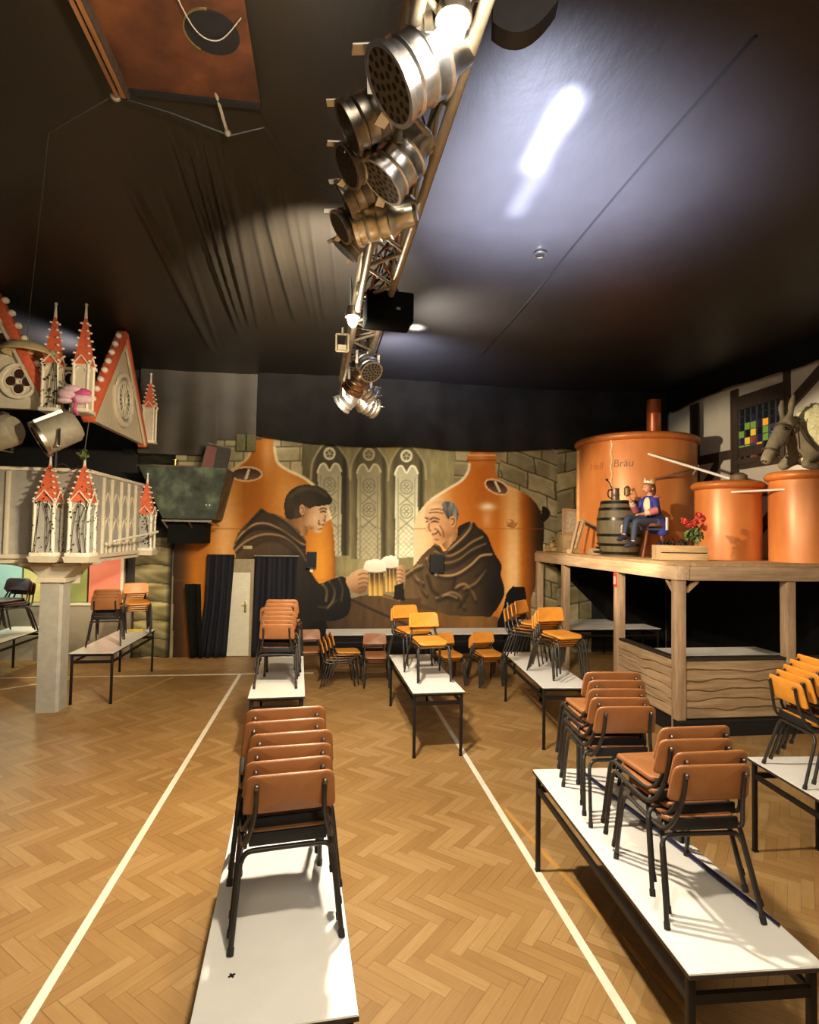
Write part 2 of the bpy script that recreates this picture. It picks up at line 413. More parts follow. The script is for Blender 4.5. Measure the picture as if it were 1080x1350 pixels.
def smooth(pts, k=5, closed=True):
    p = np.array(pts, float); n_ = len(p); out = []
    for i in range(n_ if closed else n_-1):
        if closed: a, b, c, d = p[i-1], p[i], p[(i+1) % n_], p[(i+2) % n_]
        else: a, b, c, d = p[max(i-1,0)], p[i], p[i+1], p[min(i+2,n_-1)]
        for j in range(k):
            t = j/k; out.append(.5*((2*b)+(c-a)*t+(2*a-5*b+4*c-d)*t*t+(3*b-a-3*c+d)*t**3))
    if not closed: out.append(p[-1])
    return np.array(out)
def inside(poly):
    m = np.zeros(PX.shape, bool); p = np.array(poly, float)
    bb = (PX >= p[:,0].min()-1) & (PX <= p[:,0].max()+1) & (PY >= p[:,1].min()-1) & (PY <= p[:,1].max()+1)
    x, y = PX[bb], PY[bb]; r = np.zeros(x.shape, bool)
    for i in range(len(p)):
        (x1,y1), (x2,y2) = p[i-1], p[i]
        if y1 == y2: continue
        r ^= ((y1 > y) != (y2 > y)) & (x < (x2-x1)*(y-y1)/(y2-y1)+x1)
    m[bb] = r; return m
def dist(pts):
    p = np.array(pts, float); d = np.full(PX.shape, 1e3); pad = 14
    bb = (PX >= p[:,0].min()-pad) & (PX <= p[:,0].max()+pad) & (PY >= p[:,1].min()-pad) & (PY <= p[:,1].max()+pad)
    x, y = PX[bb], PY[bb]; dd = np.full(x.shape, 1e3)
    for i in range(len(p)-1):
        ax, ay = p[i]; bx, by = p[i+1]; L = (bx-ax)**2+(by-ay)**2+1e-9
        t = np.clip(((x-ax)*(bx-ax)+(y-ay)*(by-ay))/L, 0, 1)
        dd = np.minimum(dd, np.hypot(x-ax-t*(bx-ax), y-ay-t*(by-ay)))
    d[bb] = dd; return d
def put(mask, col, layer=None, k=1.0):
    global COL
    kk = (mask.astype(float)*k)[..., None]; COL = COL*(1-kk)+np.broadcast_to(np.asarray(col, float), COL.shape)*kk
    if layer is not None: LAY[mask] = layer
def stroke(pts, col, w=1.2, soft=1.5, k=1.0, clip=None, sm=True):
    q = smooth(pts, 5, False) if sm and len(pts) > 2 else np.array(pts, float)
    m = np.clip(1-(dist(q)-w)/soft, 0, 1)*k
    if clip is not None: m = m*clip
    put(m, col)
def glow(cx_, cy_, rx, ry, col, k=1.0, clip=None, rot=0):
    c, s = math.cos(rot), math.sin(rot); dx, dy = PX-cx_, PY-cy_
    m = np.exp(-(((dx*c+dy*s)/rx)**2+((-dx*s+dy*c)/ry)**2))*k
    if clip is not None: m = m*clip
    put(m, col)
def grad(v, stops):
    xs_ = [s_[0] for s_ in stops]; cs = np.array([s_[1] for s_ in stops], float)
    return np.stack([np.interp(v, xs_, cs[:,i]) for i in range(3)], -1)
def ell(cx_, cy_, rx, ry, n_=28, rot=0):
    return [(cx_+rx*math.cos(t)*math.cos(rot)-ry*math.sin(t)*math.sin(rot), cy_+rx*math.cos(t)*math.sin(rot)+ry*math.sin(t)*math.cos(rot)) for t in [2*PI*i/n_ for i in range(n_)]]
F1, F2, F3 = fbm(14,14,1), fbm(60,60,2), fbm(5,22,5)
# masonry
base = grad(F2, [(.2,(122,108,76)),(.5,(158,144,108)),(.8,(186,174,138))])
base = base*(.82+.36*F1)[...,None]
put(np.ones(PX.shape, bool), base, 0)
def masonry(reg, slope, x0, rowh, bw, dark, seed, wob=4.0):
    vv = PY-slope*(PX-x0)+wob*(fbm(40,40,seed)-.5)*2; row = np.floor(vv/rowh); off = (row*.37 % 1)*bw+(np.sin(row*12.9)*.5)*bw*.4
    uu = PX+off+wob*(fbm(30,30,seed+1)-.5)*2; blk = np.floor(uu/bw)
    e = np.minimum(np.minimum(vv-row*rowh, (row+1)*rowh-vv), np.minimum(uu-blk*bw, (blk+1)*bw-uu))
    h = np.modf(np.abs(np.sin(row*78.2+blk*37.7)*4375.5))[0]
    put(reg, COL*(.86+.28*h)[...,None])
    put(reg*np.exp(-((e-2.2)/1.6)**2)*(vv-row*rowh < rowh*.5), A(206,198,150), k=.35)
    put(reg*np.clip(1.25-e/1.1, 0, 1), A(*dark), k=.8)
up = PY < 660
masonry(((PX < 420) & up).astype(float), 0, 300, 19, 37, (70,62,36), 11, 1)
masonry(((PX > 585) & (PX <= 660)).astype(float), .05, 600, 19, 34, (70,62,36), 21, 3)
masonry(((PX > 660) & (PX <= 735)).astype(float), .40, 735, 22, 36, (48,42,26), 31, 5)
masonry((PX > 735).astype(float), -.24, 735, 25, 44, (48,42,26), 41, 4)
put((PX > 735) & (PY > 560), COL*A(.98,1.0,.98), k=.5)
# gothic window bay
bay = inside([(398,575),(602,575),(598,640),(588,760),(398,760)])
put(bay, grad(PX+8*(F3-.5), [(398,(92,82,54)),(440,(120,108,72)),(466,(150,140,96)),(488,(160,148,108)),(512,(140,128,84)),(560,(150,140,100)),(600,(150,142,98))])*(.85+.3*F3)[...,None], 0)
def arch(xl, xr, yt, yb, lit, nich, lay):
    m_ = (xl+xr)/2; w_ = xr-xl; sp_ = yt+w_*1.05
    o = [(xl-9,yb)]+[(xl-9,sp_-14)]+smooth([(xl-9,sp_-16),(xl-5,yt-8),(m_,yt-32),(xr+7,yt-8),(xr+11,sp_-16)],5,False).tolist()+[(xr+11,yb)]
    mo = inside(o)
    put(mo, grad(PX, [(xl-9,A(*nich)*1.05),(xl,A(*nich)*.7),(xr,A(*nich)*.8),(xr+5,A(*nich)*.5),(xr+11,A(*nich)*1.25)])*(.85+.3*F3)[...,None], lay)
    stroke(o[1:-1], A(196,186,142), .7, 1.3, .6, sm=False)
    li = [(xl,yb),(xl,yt+10)]+smooth([(xl,yt+8),(xl+w_*.12,yt),(xl+w_*.3,yt-1.5),(m_-1,yt+7)],4,False).tolist()+smooth([(m_+1,yt+7),(xr-w_*.3,yt-1.5),(xr-w_*.12,yt),(xr,yt+8)],4,False).tolist()+[(xr,yb)]
    ml = inside(li)
    put(ml, grad(PY, [(yt,A(*lit)*.86),(yt+60,A(*lit)),(yb,A(*lit)*1.04)])*(.9+.18*F1)[...,None], lay)
    dk = A(*lit)*.62
    for q in (li[1:-1],): stroke(q, A(*lit)*1.2, .7, 1, .9, sm=False)
    stroke([(xl+4,yb),(xl+4,yt+14)], dk, .3, 1, .6, ml); stroke([(xr-4,yb),(xr-4,yt+14)], dk, .3, 1, .6, ml)
    for cy_ in (yt+26, yt+58):
        stroke(ell(m_,cy_,8,9)+[ell(m_,cy_,8,9)[0]], dk, .4, 1, .8, ml)
        for a_ in range(4):
            e_ = ell(m_+3.4*math.cos(a_*PI/2), cy_+3.4*math.sin(a_*PI/2), 2.6, 2.6, 10); stroke(e_+[e_[0]], dk, .2, .9, .7, ml, sm=False)
    for cy_ in (yt+42, yt+74): stroke([(xl+6,cy_-8),(xr-6,cy_+8)], dk, .4, 1, .7, ml); stroke([(xr-6,cy_-8),(xl+6,cy_+8)], dk, .4, 1, .7, ml)
    g1 = np.abs(((PX+PY) % 7)-3.5); g2 = np.abs(((PX-PY) % 7)-3.5)
    put(ml*(PY > yt+78)*(np.minimum(3.5-g1, 3.5-g2) < .7), dk, k=.45)
    cyr = yt-15; e_ = ell(m_,cyr,7,7.5); put(inside(e_), A(*lit)*.85, lay); stroke(e_+[e_[0]], A(*lit)*1.15, .5, 1, .9, sm=False)
    for a_ in range(5):
        t_ = a_*2*PI/5-PI/2; put(inside(ell(m_+3.6*math.cos(t_), cyr+3.7*math.sin(t_), 1.7, 1.8, 10)), A(*nich)*.9)
arch(419,450,613,733,(196,186,150),(92,82,56),1)
arch(471,502,614,737,(184,174,138),(132,120,86),2)
arch(521,551,616,735,(238,234,198),(132,122,88),3)
# copper kettles
KL = smooth([(333,572),(333,588),(328,602),(314,614),(290,628),(262,648),(240,676),(228,716)],5,False).tolist()+[(228,880),(442,880)]+smooth([(442,760),(441,715),(436,683),(424,652),(404,632),(380,620),(366,609),(361,592),(361,572)],5,False).tolist()
mk = inside(KL)
kc = grad(PX+3*(F1-.5), [(228,(40,27,14)),(240,(72,44,18)),(256,(150,86,22)),(274,(184,108,28)),(294,(222,150,84)),(306,(200,124,46)),(322,(168,96,22)),(346,(180,102,22)),(372,(212,138,56)),(400,(190,110,26)),(424,(214,140,50)),(436,(190,112,26)),(442,(130,76,26))])
put(mk, kc*(.92+.14*F2)[...,None], 4)
glow(298,690,16,60,A(250,200,134),.6,mk); glow(352,600,8,30,A(236,178,120),.6,mk); glow(330,590,5,22,A(150,86,34),.6,mk)
glow(420,740,14,40,A(234,160,40),.6,mk); glow(258,800,10,80,A(226,140,20),.5,mk); glow(385,650,22,24,A(236,176,104),.5,mk)
stroke([(362,590),(366,609),(380,620),(404,632),(424,652),(436,683)], A(250,232,190), 1.0, 1.8, .9)
stroke([(332,586),(328,602),(314,614),(296,626)], A(240,206,150), .8, 1.6, .7)
stroke([(228,697),(375,697)], A(150,88,30), .2, 1, .6, mk); stroke([(228,765),(442,765)], A(150,88,30), .1, 1, .35, mk)
def porthole(cx_, cy_, rx, ry, rot):
    put(inside(ell(cx_,cy_,rx+2.6,ry+2.2,28,rot)), A(228,178,128)); put(inside(ell(cx_,cy_,rx,ry,28,rot)), grad(PY, [(cy_-ry,(52,36,26)),(cy_+ry,(112,84,62))]))
    put(inside([(cx_-3,cy_+ry*.8),(cx_+1,cy_+ry*.9),(cx_+5,cy_-ry*.8),(cx_+2,cy_-ry*.9)]) if rot == 0 else inside([(cx_-4,cy_-ry*1.0),(cx_-1,cy_-ry*1.1),(cx_+6,cy_+ry*.9),(cx_+3,cy_+ry*1.0)]), A(238,214,190), k=.9)
porthole(325,625,19,8,0)
KR = smooth([(620,590),(620,598),(616,600),(616,607),(619,610),(618,620),(610,632),(592,643),(570,656),(553,674),(546,694),(545,730)],4,False).tolist()+[(545,880),(700,880)]+smooth([(700,790),(714,745),(717,700),(715,680),(704,660),(686,647),(664,637),(654,624),(653,610),(655,607),(655,600),(652,598),(652,590)],4,False).tolist()
mk2 = inside(KR)
kc = grad(PX+3*(F1-.5), [(545,(246,214,168)),(560,(246,206,156)),(580,(236,170,104)),(600,(206,122,44)),(636,(186,100,24)),(656,(196,112,34)),(672,(238,180,112)),(681,(236,176,108)),(690,(180,98,22)),(700,(116,64,20)),(709,(62,38,18)),(718,(40,28,18))])
put(mk2, kc*(.94+.12*F2)[...,None], 5)
glow(560,670,26,34,A(250,222,176),.7,mk2); glow(643,668,10,5,A(255,240,214),.95,mk2); glow(642,684,7,14,A(236,186,140),.6,mk2); glow(634,600,8,12,A(234,160,110),.6,mk2)
glow(677,745,7,50,A(248,206,150),.6,mk2); glow(610,640,14,8,A(200,110,34),.4,mk2)
stroke([(616,607),(654,607)], A(150,74,24), .6, 1, .8); stroke([(618,600),(653,600)], A(240,190,140), .4, 1, .8)
stroke([(619,612),(617,622),(608,634),(590,645),(568,659)], A(255,240,210), .9, 1.8, .8)
stroke([(545,697),(716,697)], A(160,92,34), .2, 1, .5, mk2)
porthole(655,642,15,7.5,R(24))
put(inside(ell(673,689,6,4.5,16,.5)), A(190,120,60)); glow(671,687,3,2.4,A(250,200,150),.9); stroke([(669,693),(677,695),(681,690)], A(120,66,24), .5, 1, .7)
put(inside(smooth([(715,668),(724,672),(725,680),(716,688)])), A(40,30,24), 5)
# table of the two drinkers
tb = inside([(398,880),(398,812),(440,796),(474,786),(500,782),(532,790),(590,800),(640,808),(668,818),(700,832),(700,880)])
put(tb, grad(PX, [(400,(44,32,22)),(450,(72,52,34)),(500,(92,70,46)),(560,(104,74,40)),(620,(140,98,52)),(660,(120,80,40))])*(.85+.3*F3)[...,None], 6)
stroke([(462,790),(496,806),(532,822),(556,836)], A(46,32,22), .8, 1.6, .8); stroke([(505,786),(560,798),(650,812)], A(170,128,80), .5, 1.4, .6)
put(inside([(528,782),(580,782),(580,806),(528,800)]), A(84,62,40), 6)
put((PY > 832)*(PX > 392)*(PX < 700), A(14,11,10), k=.96)  # black foot of the painting, with shade below the tables put into the colour
put(inside([(392,796),(426,806),(432,828),(440,880),(388,880)]), A(14,12,11), k=.95)
# dark chair back painted at the right edge
put(inside([(664,800),(668,782),(676,773),(692,774),(694,786),(690,880),(650,880),(656,820)]), A(16,14,14), 0)
stroke([(668,812),(670,802),(669,795)], A(190,190,190), .5, .8, .9)
# monk with dark hair
ML = smooth([(344,669),(336,678),(327,688),(316,700),(310,712),(308,717),(306.5,721),(308.5,725),(311,731)],4,False).tolist()+[(312,880),(398,880),(410,822)]+smooth([(424,818),(438,819),(452,815),(460,808),(463,793),(461,778),(457,764),(450,760),(436,764),(423,769),(418,766),(412,757),(407,748),(404,734),(404,716),(403,711),(398,703),(390,694),(380,686),(370,680),(362,677),(354,676)],4,False).tolist()
mm = inside(ML)
put(mm, grad(PX+.55*(PY-700), [(320,(92,66,40)),(350,(74,54,33)),(390,(58,46,31)),(430,(40,33,25)),(475,(27,23,20)),(520,(18,16,15))])*(.86+.28*F3)[...,None], 7)
hood = inside([(344,670),(327,688),(320,695),(340,689),(356,692),(372,700),(366,684),(362,677),(354,676)])
put(hood, A(58,46,32), 7)
for pts, w_, c_, k_ in (([(307,721),(318,705),(334,692),(350,690),(366,696),(380,705),(396,716),(403,718)],.9,(196,152,104),.85),([(309,727),(324,714),(345,705),(368,706),(384,714),(396,727),(404,740)],.9,(176,136,92),.85),
    ([(362,677),(378,687),(392,700),(402,712)],.9,(160,122,78),.9),([(344,670),(332,682),(322,694)],.5,(140,104,68),.6),([(425,770),(431,779),(430,792)],1.4,(150,122,84),.8),([(434,766),(441,777),(440,790),(432,802)],1.1,(140,112,76),.8),([(447,763),(452,776),(450,792)],1.0,(110,88,62),.7),
    ([(420,800),(432,800),(446,790)],1.0,(96,78,56),.5),([(398,704),(404,713)],1.2,(214,176,130),.8)):
    stroke(pts, A(*c_)*1.08, w_*.45, 1.7, k_, mm); stroke([(x_+1.5,y_+3.5) for x_, y_ in pts], A(30,23,16), .8, 3, .5, mm)
for pts in ([(312,716),(330,700),(350,697),(372,702),(398,722)],[(330,722),(350,713),(372,716),(392,732)],[(407,752),(412,775),(409,806)],[(437,768),(446,780),(445,798)]): stroke(pts, A(26,21,16), 1.2, 2.4, .6, mm)
glow(360,722,30,12,A(96,72,46),.5,mm)
put(inside(smooth([(380,686),(390,680),(400,678),(404,692),(406,700),(404,706),(400,706),(392,697)],3)), grad(PX, [(382,(120,80,46)),(398,(172,124,80)),(408,(112,74,44))]), 7)
face = inside(smooth([(400,668),(410,664),(424,660),(433,660),(434,664),(432.4,668),(431.2,671.5),(432,676),(433.6,681),(434.2,685),(431,687.2),(428.6,687.6),(429,689.6),(427,690.6),(426.4,692.2),(426.6,694),(424.4,696),(424.4,699),(422.6,702.4),(418,702.8),(412,700),(406,696),(401,691),(398,680)],3))
put(face, grad(PX+.2*(PY-680), [(398,(140,98,62)),(408,(204,156,112)),(418,(226,184,142)),(428,(222,178,134)),(434,(240,204,164))]), 7)
glow(408,697,7,4,A(128,86,52),.75,face); glow(416,683,5,5,A(236,198,156),.6,face); glow(423,668,7,3,A(232,190,146),.5,face)
for pts, w_ in (([(422,671.5),(427,670),(430.5,671.4)],.55),([(423,675),(427,674),(429.6,675.2)],.6),([(420,690),(424,692),(427,691.4)],.55),([(421,686),(420,689),(421,692)],.3),([(429,680),(428.4,685)],.35),([(428.6,687.4),(427,686)],.5),([(420,698),(424,697)],.3)): stroke(pts, A(70,44,30), w_, .8, .85)
glow(427,674.6,1.2,.8,A(30,20,16),.9); glow(423.4,691.8,2.2,.7,A(250,236,220),.7)
hair = inside(smooth([(378,684),(375,672),(375.5,660),(380,650),(388,643),(400,639),(412,639.5),(422,642),(431,648),(437,656),(438,661),(434,665),(424,667),(414,668),(408,671),(404,668),(400,668),(401,678),(397,682),(388,684)],4))
put(hair, grad(PX+F3*10, [(376,(44,36,26)),(400,(66,55,40)),(420,(48,40,29)),(444,(32,27,20))])*(.7+.6*F3)[...,None], 7)
stroke([(384,654),(398,645),(416,645),(430,653)], A(96,82,60), 1.2, 3, .5, hair)
put(inside(smooth([(395,668),(399,665),(402,670),(401,677),(398,679.5),(395.5,675)])), A(206,158,112), 7); stroke([(397,669),(400,671),(399,676)], A(110,72,44), .3, .8, .8)
# bald monk
MR = smooth([(621,687),(612,690),(604,695),(603,704),(596,716),(589,725),(585,727),(581,721),(574,716),(570,720),(563,726),(556,733),(550,741),(543,749),(534,752),(533,760),(534,770),(532,787),(545,789),(556,787)],4,False).tolist()+[(556,796),(569,800),(578,806),(590,811),(620,813),(647,813)]+smooth([(656,802),(665,784),(664,770),(660,757),(662,748),(659,740),(653,731),(648,719),(643,707),(636,699),(630,695),(626,689)],4,False).tolist()
mr = inside(MR)
put(mr, grad(PX-.25*(PY-740), [(540,(104,80,50)),(570,(86,66,41)),(600,(74,56,36)),(630,(54,41,28)),(650,(32,25,19)),(664,(18,15,13))])*(.86+.28*F3)[...,None], 8)
glow(652,790,16,30,A(20,16,14),.85,mr); glow(590,780,16,18,A(60,46,32),.6,mr)
put(inside(smooth([(621,688),(610,691),(604,697),(604,707),(611,700),(618,692)])), A(34,26,19), 8)
for pts, w_, c_, k_ in (([(622,688),(620,697),(610,709),(598,720),(588,729)],1.1,(176,142,98),.9),([(563,736),(568,749),(578,757),(592,759),(606,755),(622,744),(634,733),(648,731)],1.2,(176,140,96),.9),
    ([(574,727),(590,733),(606,727),(622,715),(636,708)],1.1,(150,118,78),.8),([(566,733),(584,742),(604,738),(622,725),(640,717)],.8,(140,110,74),.6),([(574,717),(580,723),(585,728)],1.0,(150,118,82),.9),
    ([(543,752),(548,762),(557,768)],1.6,(172,142,100),.85),([(551,745),(554,758),(556,774),(562,783)],1.0,(150,120,80),.7),([(600,775),(612,770),(622,780),(627,790)],1.6,(156,124,84),.8),([(587,784),(596,781),(606,786),(612,800)],1.2,(146,116,78),.8),
    ([(640,752),(628,768),(612,776)],1.3,(134,104,70),.7),([(576,788),(590,784),(602,788)],1.3,(156,126,88),.7),([(536,757),(545,750),(556,745)],1.0,(170,138,96),.7)): stroke(pts, A(*c_)*1.08, w_*.5, 1.9, k_, mr); stroke([(x_+1.0,y_+4), *[(x_+1.0,y_+4) for x_, y_ in pts[1:]]] if False else [(x_+1.0,y_+4) for x_, y_ in pts], A(30,22,16), .9, 3.2, .5, mr)
for pts in ([(567,740),(582,750),(602,746),(620,733),(640,724)],[(578,722),(592,728),(610,719),(624,706)],[(564,760),(570,778),(580,786)],[(600,762),(598,776)],[(616,785),(606,800)],[(650,735),(640,750),(628,760)]): stroke(pts, A(34,26,20), 1.2, 2.6, .6, mr)
neck = inside(smooth([(586,706),(600,700),(603,708),(596,716),(589,724),(584,720),(583,714)])); put(neck, grad(PX, [(583,(130,88,54)),(594,(200,150,102)),(604,(140,96,60))]), 8)
face = inside(smooth([(560.4,676),(562,670),(566,665),(573,661.6),(583,660),(593,661),(601,667),(604.6,677),(603,688),(601,697),(596,706),(588,713),(583,717.4),(577,717.4),(572.4,715.4),(569.4,712),(570.6,708.6),(568.8,706.6),(570.4,704.4),(568,702.4),(564,701.6),(560.8,699.4),(562,694),(564,689),(562.4,686),(561,682)],3))
put(face, grad(PX+.15*(PY-690), [(560,(236,192,148)),(572,(228,176,128)),(585,(216,160,108)),(596,(190,134,86)),(606,(140,96,62))]), 8)
glow(573,668,9,5,A(246,212,172),.7,face); glow(577,697,5,5,A(240,196,150),.5,face); glow(588,706,9,6,A(150,102,66),.6,face); glow(566,684,3,2,A(150,100,66),.5,face)
for pts, w_ in (([(567.5,685),(572,682.6),(579,684.6)],.7),([(569,688.6),(573,686.8),(578,688.4)],.6),([(570.4,704.4),(574,704),(578,700.4)],.6),([(573,697),(577,699),(581,706)],.45),([(580,693),(584,700),(585,708)],.3),([(566,690),(565.6,697),(568,700)],.35),([(574,711),(578,712)],.3),([(566,676),(576,675.4),(585,677)],.25),([(568,672),(578,671),(586,673)],.2),([(560.9,682.6),(564,684)],.6),([(562,688),(564,687.4)],.5)): stroke(pts, A(84,50,34), w_, .8, .8)
glow(573.4,688,1.3,.8,A(36,24,20),.9); glow(573,704.4,2,.6,A(200,120,100),.6)
gh = inside(smooth([(584,662),(592,661),(600,665),(604.4,675),(603.6,684),(601,687),(599,680),(594,681),(591,684.6),(587,678),(584,671)],4))
put(gh, grad(F3, [(.3,(66,66,66)),(.7,(142,142,140))]), 8)
put(inside(smooth([(593,684),(597,680.4),(601,683),(600.6,691),(597,695.4),(593.4,692)])), A(214,158,110), 8); stroke([(595,684.6),(598.6,684),(598.4,690),(596,692)], A(112,70,44), .4, .9, .85)
# clinking hands and mugs
def mug(x0, x1, yf, yt, yb, lay):
    put(inside([(x0,yt),(x1,yt),(x1-1,yb),(x0+1.5,yb)]), grad(PY+3*(F1-.5), [(yt,(52,36,20)),(yt+10,(92,66,34)),(yt+20,(164,124,54)),(yb,(196,152,70))])*(.75+.5*np.abs(np.sin((PX-x0)/(x1-x0)*PI*3)))[...,None], lay)
    for q in (.12,.42,.72): stroke([(x0+(x1-x0)*q,yt+2),(x0+(x1-x0)*q,yb-1)], A(232,206,140), .4, .8, .6)
    put(inside(smooth([(x0-3,yt+1),(x0-4,yf+5),(x0,yf),(x0+8,yf-1.5),(x1-5,yf-1),(x1+2,yf+3),(x1+2,yt+1),((x0+x1)/2,yt+3)])), grad(PY, [(yf,(252,248,232)),(yt+2,(222,214,188))]), lay)
    stroke([(x0-3,yt+1.4),((x0+x1)/2,yt+3),(x1+2,yt+1.4)], A(80,60,40), .4, .9, .7)
mug(507,523,734,747,780,10); mug(484.5,506,739,752.5,786,9)
h1 = inside(smooth([(456,764),(462,757),(470,752),(478,750),(484,753),(486,760),(485,770),(482,780),(474,783),(464,780),(459,774)])); put(h1, grad(PY+.3*(PX-470), [(750,(214,172,128)),(768,(188,142,100)),(782,(126,88,58))]), 7)
for y_ in (757,763,769,775): stroke([(473,y_+1),(479,y_-1),(485,y_)], A(104,70,44), .4, 1, .7, h1)
h2 = inside(smooth([(524,748),(529,745),(533,748),(535,757),(534,767),(530,772),(525,770),(523,760)])); put(h2, grad(PX, [(523,(224,180,136)),(535,(160,114,78))]), 8)
for y_ in (752,757,762,767): stroke([(523,y_),(527,y_-1),(531,y_+1)], A(110,74,46), .4, .9, .7, h2)
put(inside([(520,772),(532,768),(534,792),(519,790)]), A(30,24,20), 8)
# opening of the door is cut out of the painted wall
hole = (WX > -1.99) & (WX < -1.45) & (WZ < 1.95)
# build the parts
names = {0:('masonry','painted grey-brown masonry'),1:('painted_window','dim painted gothic window'),2:('painted_window','grey painted gothic window'),3:('painted_window','bright painted gothic window'),
 4:('painted_kettle','painted copper kettle behind the dark-haired monk'),5:('painted_kettle','painted copper kettle behind the bald monk'),6:('painted_table','painted brown table top'),7:('painted_monk','painted dark-haired monk in a brown habit'),
 8:('painted_monk','painted bald monk in a brown habit'),9:('painted_mug','painted mug of dark beer'),10:('painted_mug','painted mug of amber beer')}
M_paint = vcol('wall_paint', .62, .2)
mural = thing('wall_painting', 'large wall painting of two monks clinking beer mugs before copper kettles', 'painting', (0,12.0,0))
LIN = np.clip(COL, 0, 255)/255.0
LIN = np.where(LIN <= .04045, LIN/12.92, ((LIN+.055)/1.055)**2.4)
nx, nz = len(GX), len(GZ); vid = np.arange(nx*nz).reshape(nz, nx)
quad = np.stack([vid[:-1,:-1], vid[:-1,1:], vid[1:,1:], vid[1:,:-1]], -1).reshape(-1,4)
fl = LAY[:-1,:-1].reshape(-1).copy(); hf = hole[:-1,:-1].reshape(-1)
topz = (WZ[:-1,:-1] > 4.5).reshape(-1)
co3 = np.stack([WX.ravel(), np.zeros(nx*nz), WZ.ravel()], -1); c4 = np.concatenate([LIN.reshape(-1,3), np.ones((nx*nz,1))], 1)
for L_, (nm, lb) in names.items():
    q = quad[(fl == L_) & ~hf & ~topz]
    if not len(q): continue
    used, inv = np.unique(q, return_inverse=True)
    me = bpy.data.meshes.new(nm); me.from_pydata(co3[used].tolist(), [], inv.reshape(-1,4).tolist()); me.update()
    a_ = me.color_attributes.new('paint', 'FLOAT_COLOR', 'POINT'); a_.data.foreach_set('color', c4[used].astype(np.float32).ravel())
    me.materials.append(M_paint); o = bpy.data.objects.new(nm, me); C.objects.link(o); o.parent = mural; o['label'] = lb

# painted sandstone pier to the left of the mural
def painted_pier():
    w0, w1, h = -3.72, -3.03, 4.0; sx, sz = .02, .02
    gx = np.arange(w0, w1+1e-6, sx); gz = np.arange(0, h+1e-6, sz); X_, Z_ = np.meshgrid(gx, gz)
    def nz_(a, b): return .5+.5*np.sin(X_*a+2*np.sin(Z_*b*1.7+X_*3))*np.cos(Z_*b+1.3*np.sin(X_*a*.6))
    t_ = nz_(9,11); c_ = grad_(t_, (104,95,60), (160,148,106))
    rowh = .36; zz = Z_+.03*np.sin(X_*6); row = np.floor(zz/rowh); e = np.minimum(zz-row*rowh, (row+1)*rowh-zz)
    f2 = (zz-row*rowh)/rowh
    c_ = c_*(.72+.5*f2)[...,None]*(.8+.3*np.modf(np.abs(np.sin(row*7.7)*13.1))[0])[...,None]
    c_ = c_*(1-.8*np.clip(1.2-e/.012, 0, 1))[...,None]
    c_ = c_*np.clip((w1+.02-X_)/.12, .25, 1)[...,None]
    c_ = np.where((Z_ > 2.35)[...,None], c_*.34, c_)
    l_ = np.clip(c_,0,255)/255; l_ = np.where(l_ <= .04045, l_/12.92, ((l_+.055)/1.055)**2.4)
    nx_, nz2 = len(gx), len(gz); vi = np.arange(nx_*nz2).reshape(nz2, nx_)
    q = np.stack([vi[:-1,:-1], vi[:-1,1:], vi[1:,1:], vi[1:,:-1]], -1).reshape(-1,4)
    me = bpy.data.meshes.new('painted_pier'); me.from_pydata(np.stack([X_.ravel(), np.zeros(X_.size), Z_.ravel()], -1).tolist(), [], q.tolist()); me.update()
    a_ = me.color_attributes.new('paint', 'FLOAT_COLOR', 'POINT'); a_.data.foreach_set('color', np.concatenate([l_.reshape(-1,3), np.ones((X_.size,1))], 1).astype(np.float32).ravel())
    me.materials.append(M_paint); o = bpy.data.objects.new('painted_pier', me); C.objects.link(o); o.location = (0,11.98,0)
    tag(o, 'olive painted sandstone pier beside the left edge of the monk painting', 'painting')
def grad_(t, a, b): return A(*a)*(1-t)[...,None]+A(*b)*t[...,None]
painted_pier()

# door in the painting
M_door = mat('door_paint', rgb(226,218,192), .5, var=.05)
M_brass = mat('brass', (.5,.38,.16,1), .35, .9)
d1 = bpy.data.objects.new('door_1', None); C.objects.link(d1); d1.location = (-1.72,12.015,0); tag(d1, kind='structure')
mb = MB().box(-.255,.2,-.02,.008,.01,1.68,bev=.004)
mb.box(-.255,.2,-.026,-.02,1.42,1.44).box(-.255,.2,-.026,-.02,.84,.86).box(-.2,.15,-.027,-.02,.9,1.38,bev=.002).box(-.2,.15,-.027,-.02,.1,.78,bev=.002)
mb.build('door_leaf', M_door, d1, smooth=False)
mb = MB().box(.2,.27,-.03,.008,0,1.95,bev=.004).box(-.27,.2,-.028,.008,1.68,1.95,bev=.004).build('door_frame', mat('door_frame_paint', rgb(158,142,108), .6), d1, smooth=False)
mb = MB().box(.1,.14,-.045,-.026,.88,1.12,bev=.006); mb.tube([(.12,-.04,1.03),(.12,-.08,1.03),(.05,-.085,1.03)], .011, 8); mb.tube([(.12,-.05,.93),(.12,-.075,.93)], .012, 8)
mb.build('door_handle', M_brass, d1)
tag(MB().box(-.09,.09,-.02,0,-.035,.035,bev=.005).build('door_sign', mat('plate', rgb(170,154,104), .5), None, loc=(-1.587,11.975,2.18)), 'small pale plate fixed above the white door', 'plate')

